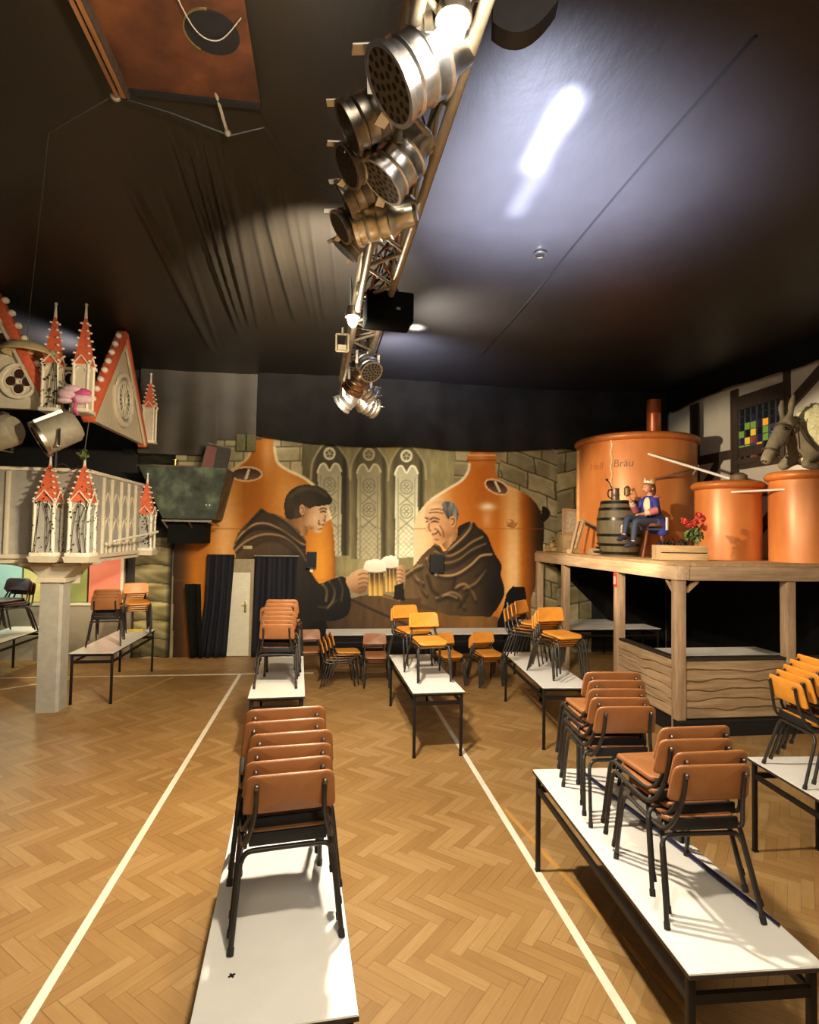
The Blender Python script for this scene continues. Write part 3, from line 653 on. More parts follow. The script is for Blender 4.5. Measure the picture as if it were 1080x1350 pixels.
# navy curtains on both sides of the door
M_navy = mat('navy_velvet', rgb(11,12,26), .8, var=.3, scale=4, bump=.2, bscale=30)
def curtain(name, x0, x1, ztop, zbot, y, label, edge, m=M_navy, freq=44):
    mb = MB(); nu, nv = 40, 16; vs = []
    for r in range(nv+1):
        s = r/nv; a, b = edge(s); xa, xb = x0+a, x1+b
        for c in range(nu+1):
            t = c/nu; x = xa+(xb-xa)*t
            vs.append((x, y-.035*math.sin(t*freq*(x1-x0))-.012*math.sin(t*17+s*2), ztop+(zbot-ztop)*s))
    w = nu+1
    mb.add(vs, [(r*w+c, r*w+c+1, (r+1)*w+c+1, (r+1)*w+c) for r in range(nv) for c in range(nu)])
    o = mb.build(name, m, ang=80); so = o.modifiers.new('thick', 'SOLIDIFY'); so.thickness = .01
    return tag(o, label, 'curtain')
curtain('curtain', -2.34, -1.83, 2.04, .03, 11.86, 'pleated navy curtain hanging between the white door and the green hopper', lambda s: (-.2*max(0,(s-.45))*(1 if s > .45 else 0)-.02*s, -.1*s))
curtain('curtain', -1.40, -.60, 2.0, .03, 11.86, 'navy curtain hanging behind the seven-chair stack', lambda s: (-.04*s, 0), freq=30)
curtain('curtain', -2.73, -2.44, 1.46, .03, 11.8, 'short black cloth hanging beside the longer navy curtain', lambda s: (.14*s, .08*s), M_cloth, 30)
tag(MB().tube([(-1.44,11.88,2.02),(-.56,11.88,2.02)], .014, 8).build('curtain_rod', M_alu), 'thin curtain rod over the navy curtain at the monk sleeve', 'rod')

# little loudspeakers on the painting
for x, z, w, h, lb in ((2.27,1.9,.27,.36,'small black loudspeaker mounted on the bald monk painted chest'), (-.31,1.95,.2,.32,'small black loudspeaker mounted beside the dark-haired monk painted chin')):
    t = thing('wall_loudspeaker', lb, 'loudspeaker', (x,11.99,z))
    MB().prism([(-w/2,-h/2),(w/2,-h/2),(w/2,h/2),(-w/2,h/2)], -.16).build('cabinet', M_black, t, smooth=False)
    MB().box(-w/2+.015,w/2-.015,-.168,-.16,-h/2+.015,h/2-.015,bev=.004).build('grille', mat('speaker_grille', (.012,.012,.014,1), .8, bump=.5, bscale=300), t)
    MB().box(-.03,.03,-.02,0,-h/2-.09,-h/2).build('bracket', M_alu, t, smooth=False)

# dark green hopper on a steel frame left of the painting
M_patina = NT('patina'); f = M_patina.noise(M_patina.coord(), 3.2, 6, .6)
M_patina.set(Base_Color=M_patina.ramp(f, [(.3,rgb(38,44,40)),(.52,rgb(74,84,74)),(.72,rgb(116,132,112))]), Roughness=.5, Metallic=.1); M_patina = M_patina.m
hp = thing('hopper', 'dark green sheet-metal hopper mounted on the wall beside the castle', 'hopper', (-2.6,11.4,0))
def frust(mb, x0,x1,X0,X1,y0,y1,Y0,Y1,z0,z1):
    return mb.add([(x0,y0,z0),(x1,y0,z0),(x1,y1,z0),(x0,y1,z0),(X0,Y0,z1),(X1,Y0,z1),(X1,Y1,z1),(X0,Y1,z1)], [(3,2,1,0),(4,5,6,7),(0,1,5,4),(1,2,6,5),(2,3,7,6),(3,0,4,7)])
frust(MB(), -.42,.52,-.80,.74,-.25,.5,-.45,.5,2.72,3.66).build('hopper_body', M_patina, hp, smooth=False)
mb = MB(); mb.tube([(-.84,-.47,3.67),(.2,-.47,3.67)], .014, 8); mb.build('rim', M_alu, hp)
mb = MB()
for x, z in ((-.7,3.28),(-.5,2.86),(.42,2.98),(.36,2.98),(.55,3.3)): mb.ball((x,-.40+.12*(3.66-z)/.94*1.2,z), .02, 8, 6)
mb.build('rivets', M_alu, hp)
mb = MB(); mb.bar((-.42,-.27,2.68),(.46,-.27,2.68), .035); mb.bar((-.4,-.27,2.68),(-.28,.3,2.3), .03); mb.bar((.05,-.27,2.68),(.12,.3,2.28), .03); mb.bar((.42,-.27,2.66),(.5,.2,2.6), .03)
mb.build('bracket', M_alu, hp, smooth=False)
MB().box(-.36,.3,-.1,.5,2.26,2.66).build('outlet', M_cloth, hp, smooth=False)
tag(MB().lathe([(.0,0),(.035,0),(.035,.16),(.06,.165),(.06,.19),(0,.19)], 14).build('vent_pipe', M_brass, None, loc=(-2.9,11.45,3.66)), 'short brass-coloured pipe standing on the green hopper', 'pipe')
t = thing('loudspeaker', 'tilted dark loudspeaker with reddish side standing on the green hopper', 'loudspeaker', (-2.18,11.38,3.62), R(8))
M_ = rotM(ry=R(7))
MB().prism([(-.24,.04),(.22,.0),(.24,.5),(-.2,.52)], .34, M_).build('cabinet', mat('speaker_black', rgb(52,44,34), .6), t, smooth=False)
MB().prism([(-.235,.05),(-.02,.03),(-.01,.47),(-.19,.49)], -.012, M_).build('side_panel', mat('speaker_red', rgb(126,72,62), .6), t, smooth=False)
MB().tube([M_ @ Vector((-.2,-.0,.535)), M_ @ Vector((.24,-.0,.51))], .012, 8).build('handle', M_alu, t)
tag(MB().box(-.01,.01,0,.02,-.17,.17).box(-.19,.19,0,.02,-.17,.17).build('masonry_panel', mat('stone_panel', rgb(104,98,62), .8, var=.2), None, loc=(-1.66,11.86,4.28)), 'small painted stone panel over the copper kettle neck', 'panel')
# ------------------------------------------------------------------ tables
def make_table(name, label, W=.6, L=2.05, H=.73):
    t = thing(name, label, 'table')
    mb = MB().box(-W/2,W/2,-L/2,L/2,H-.022,H-.003); mb.box(-W/2+.002,W/2-.002,-L/2+.002,L/2-.002,H-.003,H)
    top = mb.build('table_top', M_top, t, smooth=False)
    MB().box(-W/2-.002,W/2+.002,-L/2-.002,L/2+.002,H-.023,H-.006).build('edge_band', M_edge, top, smooth=False)
    q = .032
    for sx in (-1,1):
        for sy in (-1,1):
            x, y = sx*(W/2-.03), sy*(L/2-.045)
            MB().box(x-q/2,x+q/2,y-q/2,y+q/2,.008,H-.024,bev=.004).box(x-q/2-.003,x+q/2+.003,y-q/2-.003,y+q/2+.003,0,.012).build('leg', M_tframe, t)
    for sx in (-1,1):
        x = sx*(W/2-.03); MB().box(x-.011,x+.011,-L/2+.06,L/2-.06,H-.15,H-.115).build('long_rail', M_tframe, t, smooth=False)
    for sy in (-1,1):
        y = sy*(L/2-.045); MB().box(-W/2+.046,W/2-.046,y-.012,y+.012,H-.15,H-.11).build('end_rail', M_tframe, t, smooth=False)
    for sy in (-1,1):
        y = sy*(L/2-.045); MB().box(-W/2+.046,W/2-.046,y-.01,y+.01,H-.05,H-.024).build('apron', M_tframe, t, smooth=False)
    return t
T0 = make_table('folding_table', 'white folding table closest to the camera, carrying one stack of six chairs')
T0.location = (-.205,3.2,0); T0.rotation_euler.z = R(3.2)
GT = 'white folding tables in the hall'; T0['group'] = GT
for x, y, rz, lb in ((-.555,7.43,2.8,'white folding table under the seven-chair stack before the navy curtains'),
    (1.255,7.47,1.5,'white folding table standing on the white court line, two orange stacks on it'),
    (2.915,7.54,-4.5,'white folding table between the court line and the plank booth, two four-chair stacks'),
    (1.84,3.24,-2.4,'long white folding table carrying the five-chair and four-chair tan stacks'),
    (3.66,3.3,-4,'white folding table cut by the picture edge, in front of the plank booth'),
    (-3.3,9.87,0,'white folding table behind the grey castle pillar, pink glow on its top'),
    (-5.24,10.3,0,'white folding table under the balcony, carrying dark chairs'),
    (.86,10.5,90,'white table against the painting below the clinking mugs'),
    (2.6,10.5,90,'white table against the painting below the bald monk'),
    (6.05,8.45,90,'white table inside the booth, behind the wide front planks'),
    (5.5,10.9,90,'white table inside the booth, seen through its open side'),
    (5.0,11.6,90,'white table inside the booth against the rear wall')):
    dup(T0, (x,y,0), (0,0,R(rz)), lb, GT)
for o in [o for o in C.objects if o.get('label','').startswith('white table against') ]: o.scale = (1.1,.83,1)

# ------------------------------------------------------------------ stacking chairs
def rounded(w0, w1, h, r, n=5):
    """rounded trapezoid outline in x,z: bottom width w0, top width w1"""
    P_ = [(-w0/2,0),(w0/2,0),(w1/2,h),(-w1/2,h)]; out = []
    for i in range(4):
        a, b, c = Vector(P_[i-1]), Vector(P_[i]), Vector(P_[(i+1) % 4]); rr = r if i > 1 else r*.6
        p, q = b+(a-b).normalized()*rr, b+(c-b).normalized()*rr
        for k in range(n+1):
            t = k/n; s = p*(1-t)**2+b*2*t*(1-t)+q*t*t; out.append((s.x, s.y))
    return out
def pad(outline, th, fn, soft=.007):
    """closed pad from an outline; layers shrink at the faces for a soft edge; fn maps (x,y,z)"""
    n_ = len(outline); cx_ = sum(p[0] for p in outline)/n_; cy_ = sum(p[1] for p in outline)/n_
    lay = [(.0,-th/2,.30),(soft*3,-th/2,0),(soft,-th/2+.001,0),(0,-th/2+soft,0),(0,th/2-soft,0),(soft,th/2-.001,0),(soft*3,th/2,0),(0,th/2,.30)]
    mb = MB(); vs = []
    for ins, z, cen in lay:
        for x, y in outline:
            d = Vector((cx_-x, cy_-y)); L_ = d.length; k = (ins/L_) if not cen else .55
            vs.append(fn(x+(cx_-x)*k, y+(cy_-y)*k, z))
    m_ = len(lay); fs = []
    for r in range(m_-1):
        for i in range(n_): fs.append((r*n_+i, r*n_+(i+1) % n_, (r+1)*n_+(i+1) % n_, (r+1)*n_+i))
    c0 = len(vs); vs.append(fn(cx_, cy_, lay[0][1])); vs.append(fn(cx_, cy_, lay[-1][1]))
    for i in range(n_):
        fs.append((c0, (i+1) % n_, i)); fs.append((c0+1, (m_-1)*n_+i, (m_-1)*n_+(i+1) % n_))
    return mb.add(vs, fs)
def seat_mb():
    o = [(x, y-.19) for x, y in rounded(.345,.375,.40,.075)]
    def fn(x, y, z):
        return (x, y, .425+z-.012*math.exp(-((y+.02)/.13)**2)*(1-(x/.24)**2)-.02*max(0,(y-.12)/.09)**2+.012*max(0,(-y-.1)/.09))
    return pad(o, .03, fn)
def back_mb():
    o = rounded(.405,.375,.178,.045)
    def fn(x, y, z):
        zz = .548+y; lean = -.245-(zz-.54)*.2
        return (x, lean+z-.028*(1-(x/.2)**2)+.018, zz)
    return pad(o, .02, fn, .006)
def legF(s): return [(s*.205,.285,.0),(s*.195,.225,.33),(s*.185,.195,.375),(s*.16,.185,.392),(s*.06,.182,.395)]
def legB(s): return [(s*.235,-.29,0),(s*.208,-.2,.285),(s*.2,-.186,.325),(s*.184,-.18,.35),(s*.155,-.178,.360),(s*.06,-.178,.362)]
def upr(s): return [(s*.196,.17,.392),(s*.198,-.02,.388),(s*.196,-.15,.388),(s*.188,-.2,.405),(s*.172,-.235,.45),(s*.155,-.258,.52),(s*.146,-.277,.60),(s*.145,-.292,.69)]
def make_chair(name, vinyl, detail=True):
    t = thing(name, 'x', 'chair'); r = .0115
    seat = seat_mb().build('seat', vinyl, t, ang=60); bk = back_mb().build('backrest', vinyl, t, ang=60)
    for s in (-1,1):
        for fn in (legF, legB):
            l = MB().tube(spline(fn(s), 4 if detail else 2), r, 8 if detail else 6).build('leg', M_tube, t, ang=60)
            if detail:
                p = fn(s); MB().tube([p[0], Vector(p[0]).lerp(Vector(p[1]), .1)], .0145, 8).build('foot_cap', M_rubber, l)
        u = MB().tube(spline(upr(s), 4 if detail else 2), r*.95, 8 if detail else 6).build('back_tube', M_tube, t, ang=60)
        if detail: MB().ball((s*.145,-.304,.685), .0125, 8, 6, (1,.7,1)).build('bolt', M_bolt, u)
    for p, q in (((-.06,.182,.395),(.06,.182,.395)),((-.06,-.178,.362),(.06,-.178,.362))):
        MB().tube([p, q], r, 8).build('crossbar', M_tube, t, ang=60)
    MB().box(-.155,.155,-.17,.15,.398,.409,bev=.003).box(-.17,.17,-.206,-.188,.392,.447,bev=.005).build('seat_board', M_black, t)
    return t
CH = {k: make_chair('stacking_chair', m, d) for k, m, d in (('tan', M_vinyl, True), ('far', M_vinyl, False), ('orange', M_vinyl_lit, False), ('orange_near', M_vinyl_lit, True), ('dark', M_vinyl_dk, False))}
used = set()
def ordinal(i, n_):
    if i == 0: return 'bottom'
    if i == n_-1: return 'topmost'
    if i == n_-2: return 'second from top'
    return ['', 'second from bottom', 'third from bottom', 'fourth from bottom', 'fifth from bottom'][i]
def stack(kind, x, y, z, rz, n_, where, colour, jit=.012, dz=.04, dy=.055):
    num = {1:'single',2:'two',3:'three',4:'four',5:'five',6:'six',7:'seven'}[n_]
    rs = random.Random(int(x*1000)+n_); a = R(rz)
    for i in range(n_):
        jx = rs.uniform(-jit, jit); ja = R(rs.uniform(-1.5,1.5)); d = dy*i
        loc = (x-math.sin(a)*d+math.cos(a)*jx, y+math.cos(a)*d+math.sin(a)*jx, z+dz*i)
        lb = '%s chair, %s of %s %s' % (colour, ordinal(i, n_), num, where)
        g = 'chairs %s' % where
        if kind not in used:
            used.add(kind); o = CH[kind]; o.location = loc; o.rotation_euler.z = a+ja; o['label'] = lb; o['group'] = g
        else: dup(CH[kind], loc, (0,0,a+ja), lb, g)
TZ = .7302
stack('tan', -.165, 2.87, TZ, 7, 6, 'stacked on the closest white table', 'tan vinyl', .022)
stack('tan', 1.82, 2.77, TZ, -1, 4, 'at the long table near end', 'tan vinyl', .018)
stack('tan', 1.885, 3.67, TZ, -5, 5, 'at the long table far end', 'tan vinyl', .015)
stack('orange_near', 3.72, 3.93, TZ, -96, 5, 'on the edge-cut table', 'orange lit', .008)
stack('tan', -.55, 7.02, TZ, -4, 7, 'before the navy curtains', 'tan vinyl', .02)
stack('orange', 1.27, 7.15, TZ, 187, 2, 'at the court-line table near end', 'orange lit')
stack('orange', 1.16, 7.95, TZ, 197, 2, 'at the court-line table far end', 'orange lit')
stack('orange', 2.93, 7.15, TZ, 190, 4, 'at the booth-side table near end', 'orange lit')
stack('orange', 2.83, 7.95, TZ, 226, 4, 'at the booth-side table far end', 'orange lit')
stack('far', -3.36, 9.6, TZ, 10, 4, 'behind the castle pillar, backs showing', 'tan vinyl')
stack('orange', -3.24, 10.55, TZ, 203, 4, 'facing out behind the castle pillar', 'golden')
stack('dark', -5.28, 10.5, TZ, 158, 3, 'on the table under the balcony', 'dark brown')
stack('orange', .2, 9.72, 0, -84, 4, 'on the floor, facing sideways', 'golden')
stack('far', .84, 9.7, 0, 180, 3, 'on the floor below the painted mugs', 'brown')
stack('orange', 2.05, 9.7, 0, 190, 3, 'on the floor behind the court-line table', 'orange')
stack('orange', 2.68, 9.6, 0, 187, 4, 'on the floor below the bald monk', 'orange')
stack('far', -.27, 10.35, 0, 185, 2, 'on the floor behind the seven-chair stack', 'tan')
for o in list(C.objects):
    if o.get('label','').startswith('dark brown chair'): o.scale = (1.3,1.25,1.15)
# dark pole lying along the long table beside the chairs
tag(MB().tube([(1.93,4.14,.745),(2.075,2.55,.745)], .013, 8).tube([(2.075,2.55,.745),(2.085,2.44,.742)], .007, 6).build('pole', mat('navy_pole', rgb(34,34,70), .35, .3)), 'thin dark blue pole lying along the edge of the long chair table', 'pole')
tag(MB().box(-.014,.014,-.004,.004,0,.003).box(-.004,.004,-.012,.012,0,.003).build('crumb', M_cable, None, loc=(-.34,2.44,.7302), rot=(0,0,.6)), 'tiny dark crumb lying on the white table nearest the camera', 'crumb')
M_yel = mat('yellow_bits', rgb(196,176,60), .6)
tag(MB().box(-.12,.12,-.05,.05,0,.03,bev=.006).build('duster', M_yel, None, loc=(-3.28,10.98+-.25,.7302), rot=(0,0,.2)), 'yellow cloth under the chairs at the end of the pillar table', 'cloth')
# ------------------------------------------------------------------ plank booth on the right
BX, BY = 4.45, 6.87
bt = thing('booth', 'wooden booth with square posts and wavy plank panels carrying the copper vats', 'booth', (0,0,0))
def post(x, y, z1=1.98, w=.13): return MB().box(x,x+w,y,y+w,0,z1,bev=.008).build('post', M_woodZ, bt)
for x, y in ((BX,BY),(BX,8.4),(BX,10.45),(BX,11.82),(6.02,BY),(7.34,BY)): post(x, y)
MB().box(BX-.03,BX+.16,BY-.03,11.94,1.97,2.15,bev=.008).build('side_beam', M_woodY, bt)
MB().box(BX+.17,7.48,BY-.03,BY+.13,1.965,2.15,bev=.008).build('front_beam', M_woodX, bt)
MB().box(BX+.0,7.48,BY+.0,11.96,2.15,2.19,bev=.006).build('deck', wood('deck_wood', rgb(140,104,70), rgb(206,168,124), 'Y'), bt)
for p, q in (((BX+.06,BY+.16,1.82),(BX+.06,BY+.3,1.96)),((BX+.16,BY+.06,1.82),(BX+.32,BY+.06,1.96))): MB().bar(p, q, .05).build('brace', M_woodZ, bt)
M_back = mat('pale_bark_edge', rgb(176,146,108), .7, var=.3, scale=20)
def planks(name, a, b, nrm, z0, z1, n_, m, seed):
    rs = random.Random(seed); a, b, nrm = Vector(a), Vector(b), Vector(nrm); L = (b-a).length; d = (b-a)/L; mb = MB(); h = (z1-z0)/n_; N = 44
    wv = [[0.0]*(N+1)]
    for k in range(n_-1):
        ph, fq = rs.uniform(0,6), rs.uniform(4.5,7.5); wv.append([.016*math.sin(L*i/N*fq+ph)+.009*math.sin(L*i/N*fq*2.3+ph*2) for i in range(N+1)])
    wv.append([0.0]*(N+1))
    for k in range(n_):
        q = []
        for i in range(N+1):
            p = a+d*(L*i/N); lo, hi = z0+k*h+wv[k][i], z0+(k+1)*h+wv[k+1][i]-.009
            q += [p+nrm*.03+Vector((0,0,lo)), p+nrm*.042+Vector((0,0,lo+.012)), p+nrm*.03+Vector((0,0,hi-.012)), p+nrm*.012+Vector((0,0,hi)), p+Vector((0,0,hi)), p+Vector((0,0,lo))]
        fs = [(5,4,3,2,1,0), tuple(6*N+e for e in range(6))]
        for i in range(N):
            for e in range(6): fs.append((6*i+e, 6*i+(e+1) % 6, 6*i+6+(e+1) % 6, 6*i+6+e))
        mb.add(q, fs)
    o = mb.build(name, m, bt, ang=30)
    MB().bar(a+nrm*.008+Vector((0,0,(z0+z1)/2)), b+nrm*.008+Vector((0,0,(z0+z1)/2)), .016, z1-z0).build('backing_board', M_back, o, smooth=False)
    return o
planks('plank_panel', (BX+.14,BY+.05,0), (6.0,BY+.05,0), (0,-1,0), .2, .93, 6, wood('wavy_planks', rgb(104,80,54), rgb(190,158,118), 'X', scale=2.2, bump=.5), 1)
planks('plank_panel', (6.16,BY+.05,0), (7.34,BY+.05,0), (0,-1,0), .2, .93, 6, M_woodX, 2)
planks('plank_panel', (BX+.05,8.4,0), (BX+.05,BY+.14,0), (-1,0,0), .2, .93, 6, wood('wavy_planks_side', rgb(126,98,70), rgb(198,166,126), 'Y', scale=2.2, bump=.3), 3)
MB().box(BX+.02,BX+.12,BY+.14,8.4,.93,.965,bev=.006).box(BX+.14,7.34,BY+.02,BY+.12,.93,.965,bev=.006).build('ledge', mat('dark_ledge', rgb(46,38,30), .6), bt)
MB().box(BX-.005,BX+.1,BY+.14,8.4,.0,.19).box(BX-.005,7.4,BY-.08,BY+.08,0,.19).build('plinth', M_black, bt, smooth=False)
# dark cloths behind the booth
o = MB().prism([(4.62,2.1),(7.4,2.1),(7.4,.0),(6.75,.0),(6.2,.62)], .02).build('black_cloth', M_cloth, None, loc=(0,11.86,0), smooth=False); tag(o, 'black cloth stretched slantwise across the rear wall inside the booth', 'cloth')
o = MB().box(7.4,7.44,7.05,11.8,0,2.1).build('black_cloth', M_cloth, smooth=False); tag(o, 'black cloth closing the wall side of the booth', 'cloth')
# red extinguisher sign
sg = thing('fire_sign', 'small red fire extinguisher sign on the second booth post', 'sign', (BX-.004,8.465,1.85))
MB().box(-.006,0,-.055,.055,-.11,.1,bev=.002).build('plate', mat('sign_red', rgb(206,58,40), .5), sg)
M_sw = mat('sign_white', rgb(244,190,170), .5)
mb = MB().box(-.009,-.006,-.022,.012,-.07,.03).box(-.009,-.006,-.012,.002,.03,.05); mb.tube([(-.008,-.005,.05),(-.008,.03,.045),(-.008,.036,-.02)], .005, 6); mb.box(-.009,-.006,.03,.046,-.07,-.03)
mb.build('symbol', M_sw, sg)
tag(MB().box(-.006,0,-.05,.05,-.05,.05).build('paper_note', M_white, None, loc=(BX-.003,8.465,1.91+.07), smooth=False), 'pale paper above the red sign on the booth post', 'paper') if False else None

# ------------------------------------------------------------------ vats
PZ = 2.19
M_vat = NT('vat_copper'); f = M_vat.noise(M_vat.mapping(M_vat.coord(), (1,1,.35)), 2.5, 5)
M_vat.set(Base_Color=M_vat.ramp(f, [(.3,rgb(198,112,52)),(.7,rgb(222,144,78))]), Roughness=.38, Metallic=.12); M_vat = M_vat.m
M_lip = mat('vat_lip', rgb(190,110,50), .4, .1, var=.12)
def vat(label, x, y, r, zt, lipr, liph, extra=None, rz=0):
    t = thing('vat', label, 'vat', (x,y,PZ), rz, 'copper-coloured brewing vats')
    h = zt-PZ
    MB().lathe([(0,0),(r,0),(r,.02),(r,h-liph),(r-.02,h-liph*.5),(0,h-liph*.5)], 64).build('tank', M_vat, t)
    pr = [(r-.01,h-liph)]+[(r+(lipr-r)*math.sin(PI*k/8)**.7, h-liph+liph*k/8) for k in range(9)]+[(r-.03,h),(r-.05,h-.02),(0,h-.02)]
    MB().lathe(pr, 64).build('lid_rim', M_lip, t); return t
v1 = vat('huge copper vat with chimney pipe behind the barrel', 5.98, 10.6, 1.10, 4.42, 1.16, .14)
MB().lathe([(0,2.2),(.125,2.2),(.125,2.6),(.13,2.61),(.125,2.62),(.125,2.86),(.1,2.86),(.1,2.5),(0,2.5)], 28, Matrix.Translation((-.06,-.75,0))).build('chimney', mat('chimney_copper', rgb(150,74,36), .35, .4), v1)
mb = MB(); aa = R(-141)
for k in range(40):
    z = .1+k*.052; w = .012*math.sin(k*1.25); ax = 1.105
    mb.ball((ax*math.cos(aa+w), ax*math.sin(aa+w), z), .032, 6, 5, (.7,.7,1.3))
mb.build('seam_bead', mat('seam_foam', rgb(226,196,152), .8), v1)
MB().box(-1.125,-1.085,.17,.21,.02,2.02).build('edge_strip', mat('edge_wood', rgb(228,180,120), .6), v1, smooth=False)
def text_on(par, txt, size, a0, z, r, m, nm):
    cu = bpy.data.curves.new(nm, 'FONT'); cu.body = txt; cu.size = size; cu.extrude = .002; cu.shear = .12
    ob = bpy.data.objects.new(nm, cu); C.objects.link(ob); dg = bpy.context.evaluated_depsgraph_get()
    me = bpy.data.meshes.new_from_object(ob.evaluated_get(dg)); bpy.data.objects.remove(ob); bpy.data.curves.remove(cu)
    for v in me.vertices:
        a = a0+v.co.x/r; rr = r+.004+v.co.z; v.co = (rr*math.cos(a), rr*math.sin(a), z+v.co.y)
    me.materials.clear(); me.materials.append(m); o = bpy.data.objects.new(nm, me); C.objects.link(o); o.parent = par; return o
text_on(v1, 'Br\u00e4u', .19, R(-139.5), 1.60, 1.102, mat('letter_brown', rgb(130,78,28), .5), 'lettering')
text_on(v1, 'Hell', .19, R(-166), 1.58, 1.102, mat('letter_faded', rgb(184,104,56), .5), 'lettering')
v2 = vat('middle copper vat with rods resting on its rim', 6.24, 8.3, .47, 3.40, .53, .13)
MB().box(-.42,-.38,-.2,-.16,.95,1.0).build('hole', M_black, v2, smooth=False)
MB().lathe([(0,1.2),(.13,1.2),(.12,1.32),(.05,1.36),(0,1.36)], 18, Matrix.Translation((.12,-.1,0))).build('cap', mat('cap_grey', rgb(110,92,70), .6), v2)
v3 = vat('copper vat under the grey donkey', 6.93, 7.55, .47, 3.50, .53, .13)
GR = 'pale rods between the vats'
tag(MB().tube([(5.62,9.52,4.0),(6.36,8.25,3.43)], .022, 8).build('rod', M_white), 'long pale rod slanting from the huge vat down to the middle vat', 'rod', GR)
tag(MB().tube([(5.72,9.5,3.55),(6.22,9.25,3.70)], .018, 8).tube([(6.22,9.25,3.70),(6.5,9.2,3.74)], .014, 8).tube([(6.3,9.25,3.62),(6.38,9.2,3.78)], .02, 6).build('rod', M_alu), 'short metal rod with clamp sticking out of the huge vat side', 'rod', GR)
tag(MB().tube([(6.0,7.9,3.215),(6.5,7.42,3.235)], .016, 8).build('rod', M_white), 'thin pale rod joining the middle vat to the donkey vat', 'rod', GR)

# ------------------------------------------------------------------ barrel, stein, planter, workshop clutter
M_stave = wood('barrel_staves', rgb(64,54,36), rgb(112,98,68), 'Z', scale=2.0)
M_hoop = mat('barrel_hoop', rgb(38,34,28), .3, .6)
b = thing('barrel', 'dark oak barrel with iron hoops and a pale tap', 'barrel', (4.93,9.25,PZ))
pr = lambda z: .30+.075*math.sin(PI*z/.94)
MB().lathe([(0,.04),(.27,.04)]+[(.285,0)]+[(pr(.94*k/12), .94*k/12) for k in range(13)]+[(.28,.94),(.27,.91),(0,.91)], 36).build('staves', M_stave, b)
for z in (.03,.17,.33,.6,.77,.88):
    MB().lathe([(pr(z)+.001,z),(pr(z)+.008,z),(pr(z+.045)+.008,z+.045),(pr(z+.045)+.001,z+.045)], 36).build('hoop', M_hoop, b)
mb = MB(); dv = Vector((-.35,-.93,0)); p0 = dv*.365
mb.tube([p0+Vector((0,0,.42)), p0+dv*.1+Vector((0,0,.42)), p0+dv*.13+Vector((0,0,.36)), p0+dv*.13+Vector((0,0,.27))], [.035,.03,.028,.022], 10); mb.ball(p0+dv*.09+Vector((0,0,.48)), .042, 10, 7, (1,1,1.2))
mb.build('tap', mat('tap_pale', rgb(214,190,160), .5), b)
s = thing('beer_stein', 'pewter beer stein with open lid standing on the barrel', 'stein', (4.80,9.15,PZ+.915))
MB().lathe([(0,0),(.075,0),(.078,.03),(.068,.05),(.068,.10),(.072,.11),(.068,.12),(.066,.2),(.07,.23),(.06,.23),(.058,.05),(0,.05)], 22).build('body', mat('pewter', rgb(120,96,78), .4, .5), s)
MB().tube(spline([(-.066,0,.2),(-.12,0,.19),(-.125,0,.1),(-.066,0,.05)],5), .01, 8).build('handle', M_hoop, s)
MB().tube([(-.06,0,.235),(-.1,0,.31),(-.14,0,.36)], .008, 6).ball((-.15,0,.37), .018, 8, 6, (1.5,1,1)).build('lid', M_hoop, s)
pl = thing('planter', 'wooden slatted planter box with red geraniums at the booth deck edge', 'planter', (4.98,7.62,PZ), R(-8)); pl.scale = (.76,.9,.92)
M_slat = wood('planter_slats', rgb(150,116,76), rgb(214,180,130), 'X')
for y in (-.17,.15):
    for z in (.01,.13): MB().box(-.44,.44,y,y+.02,z,z+.105,bev=.004).build('slat', M_slat, pl)
for x in (-.44,.42): MB().box(x,x+.02,-.15,.15,.01,.235,bev=.004).build('end_board', M_woodZ, pl)
MB().box(-.41,.41,-.145,.145,.02,.2).build('soil', mat('soil', rgb(24,18,14), .9, bump=.6), pl, smooth=False)
def leafclump(mb, c, rad, n_, size, rs, up=.4):
    for _ in range(n_):
        d = Vector((rs.gauss(0,1), rs.gauss(0,1), rs.gauss(0,1)+up)).normalized(); p = Vector(c)+d*rad*rs.uniform(.4,1)
        M = alignM(d+Vector((rs.gauss(0,.5),rs.gauss(0,.5),.4)), p) @ Matrix.Rotation(rs.uniform(0,6),4,'Z'); q = size*rs.uniform(.7,1.2)
        mb.add([(0,-q,0),(q*.6,0,q*.15),(0,q,0),(-q*.6,0,q*.15)], [(0,1,2,3)], M)
rs = random.Random(5)
for i, x in enumerate((-.36,-.24,-.12,0,.1)):
    mb = MB(); leafclump(mb, (x,rs.uniform(-.06,.06),.25), .08, 40, .03, rs); mb.build('foliage', M_leafd, pl, smooth=False)
mb = MB()
for x, h in ((.22,.42),(.30,.5),(.36,.36),(.16,.34)): mb.tube(spline([(x*.9,0,.2),(x,.01,.2+h*.5),(x+.03,-.01,.2+h)],4), .006, 6)
mb.build('stem', M_leaf, pl)
mb = MB()
for x, h in ((.22,.3),(.30,.34),(.36,.25),(.16,.24),(.28,.16)): leafclump(mb, (x,-.02,.2+h*.8), .09, 38, .04, rs)
mb.build('leaves', mat('geranium_leaf', rgb(84,100,48), .6, var=.3), pl, smooth=False)
M_fl = mat('geranium', rgb(206,62,54), .6, var=.3, scale=40)
for x, y, z in ((.16,-.05,.55),(.10,.02,.62),(.34,-.02,.72),(.42,.0,.66),(.48,.04,.52),(.26,-.07,.6)):
    mb = MB(); leafclump(mb, (x,y,z), .06, 46, .028, rs, 0); mb.build('blossom', M_fl, pl, smooth=False)
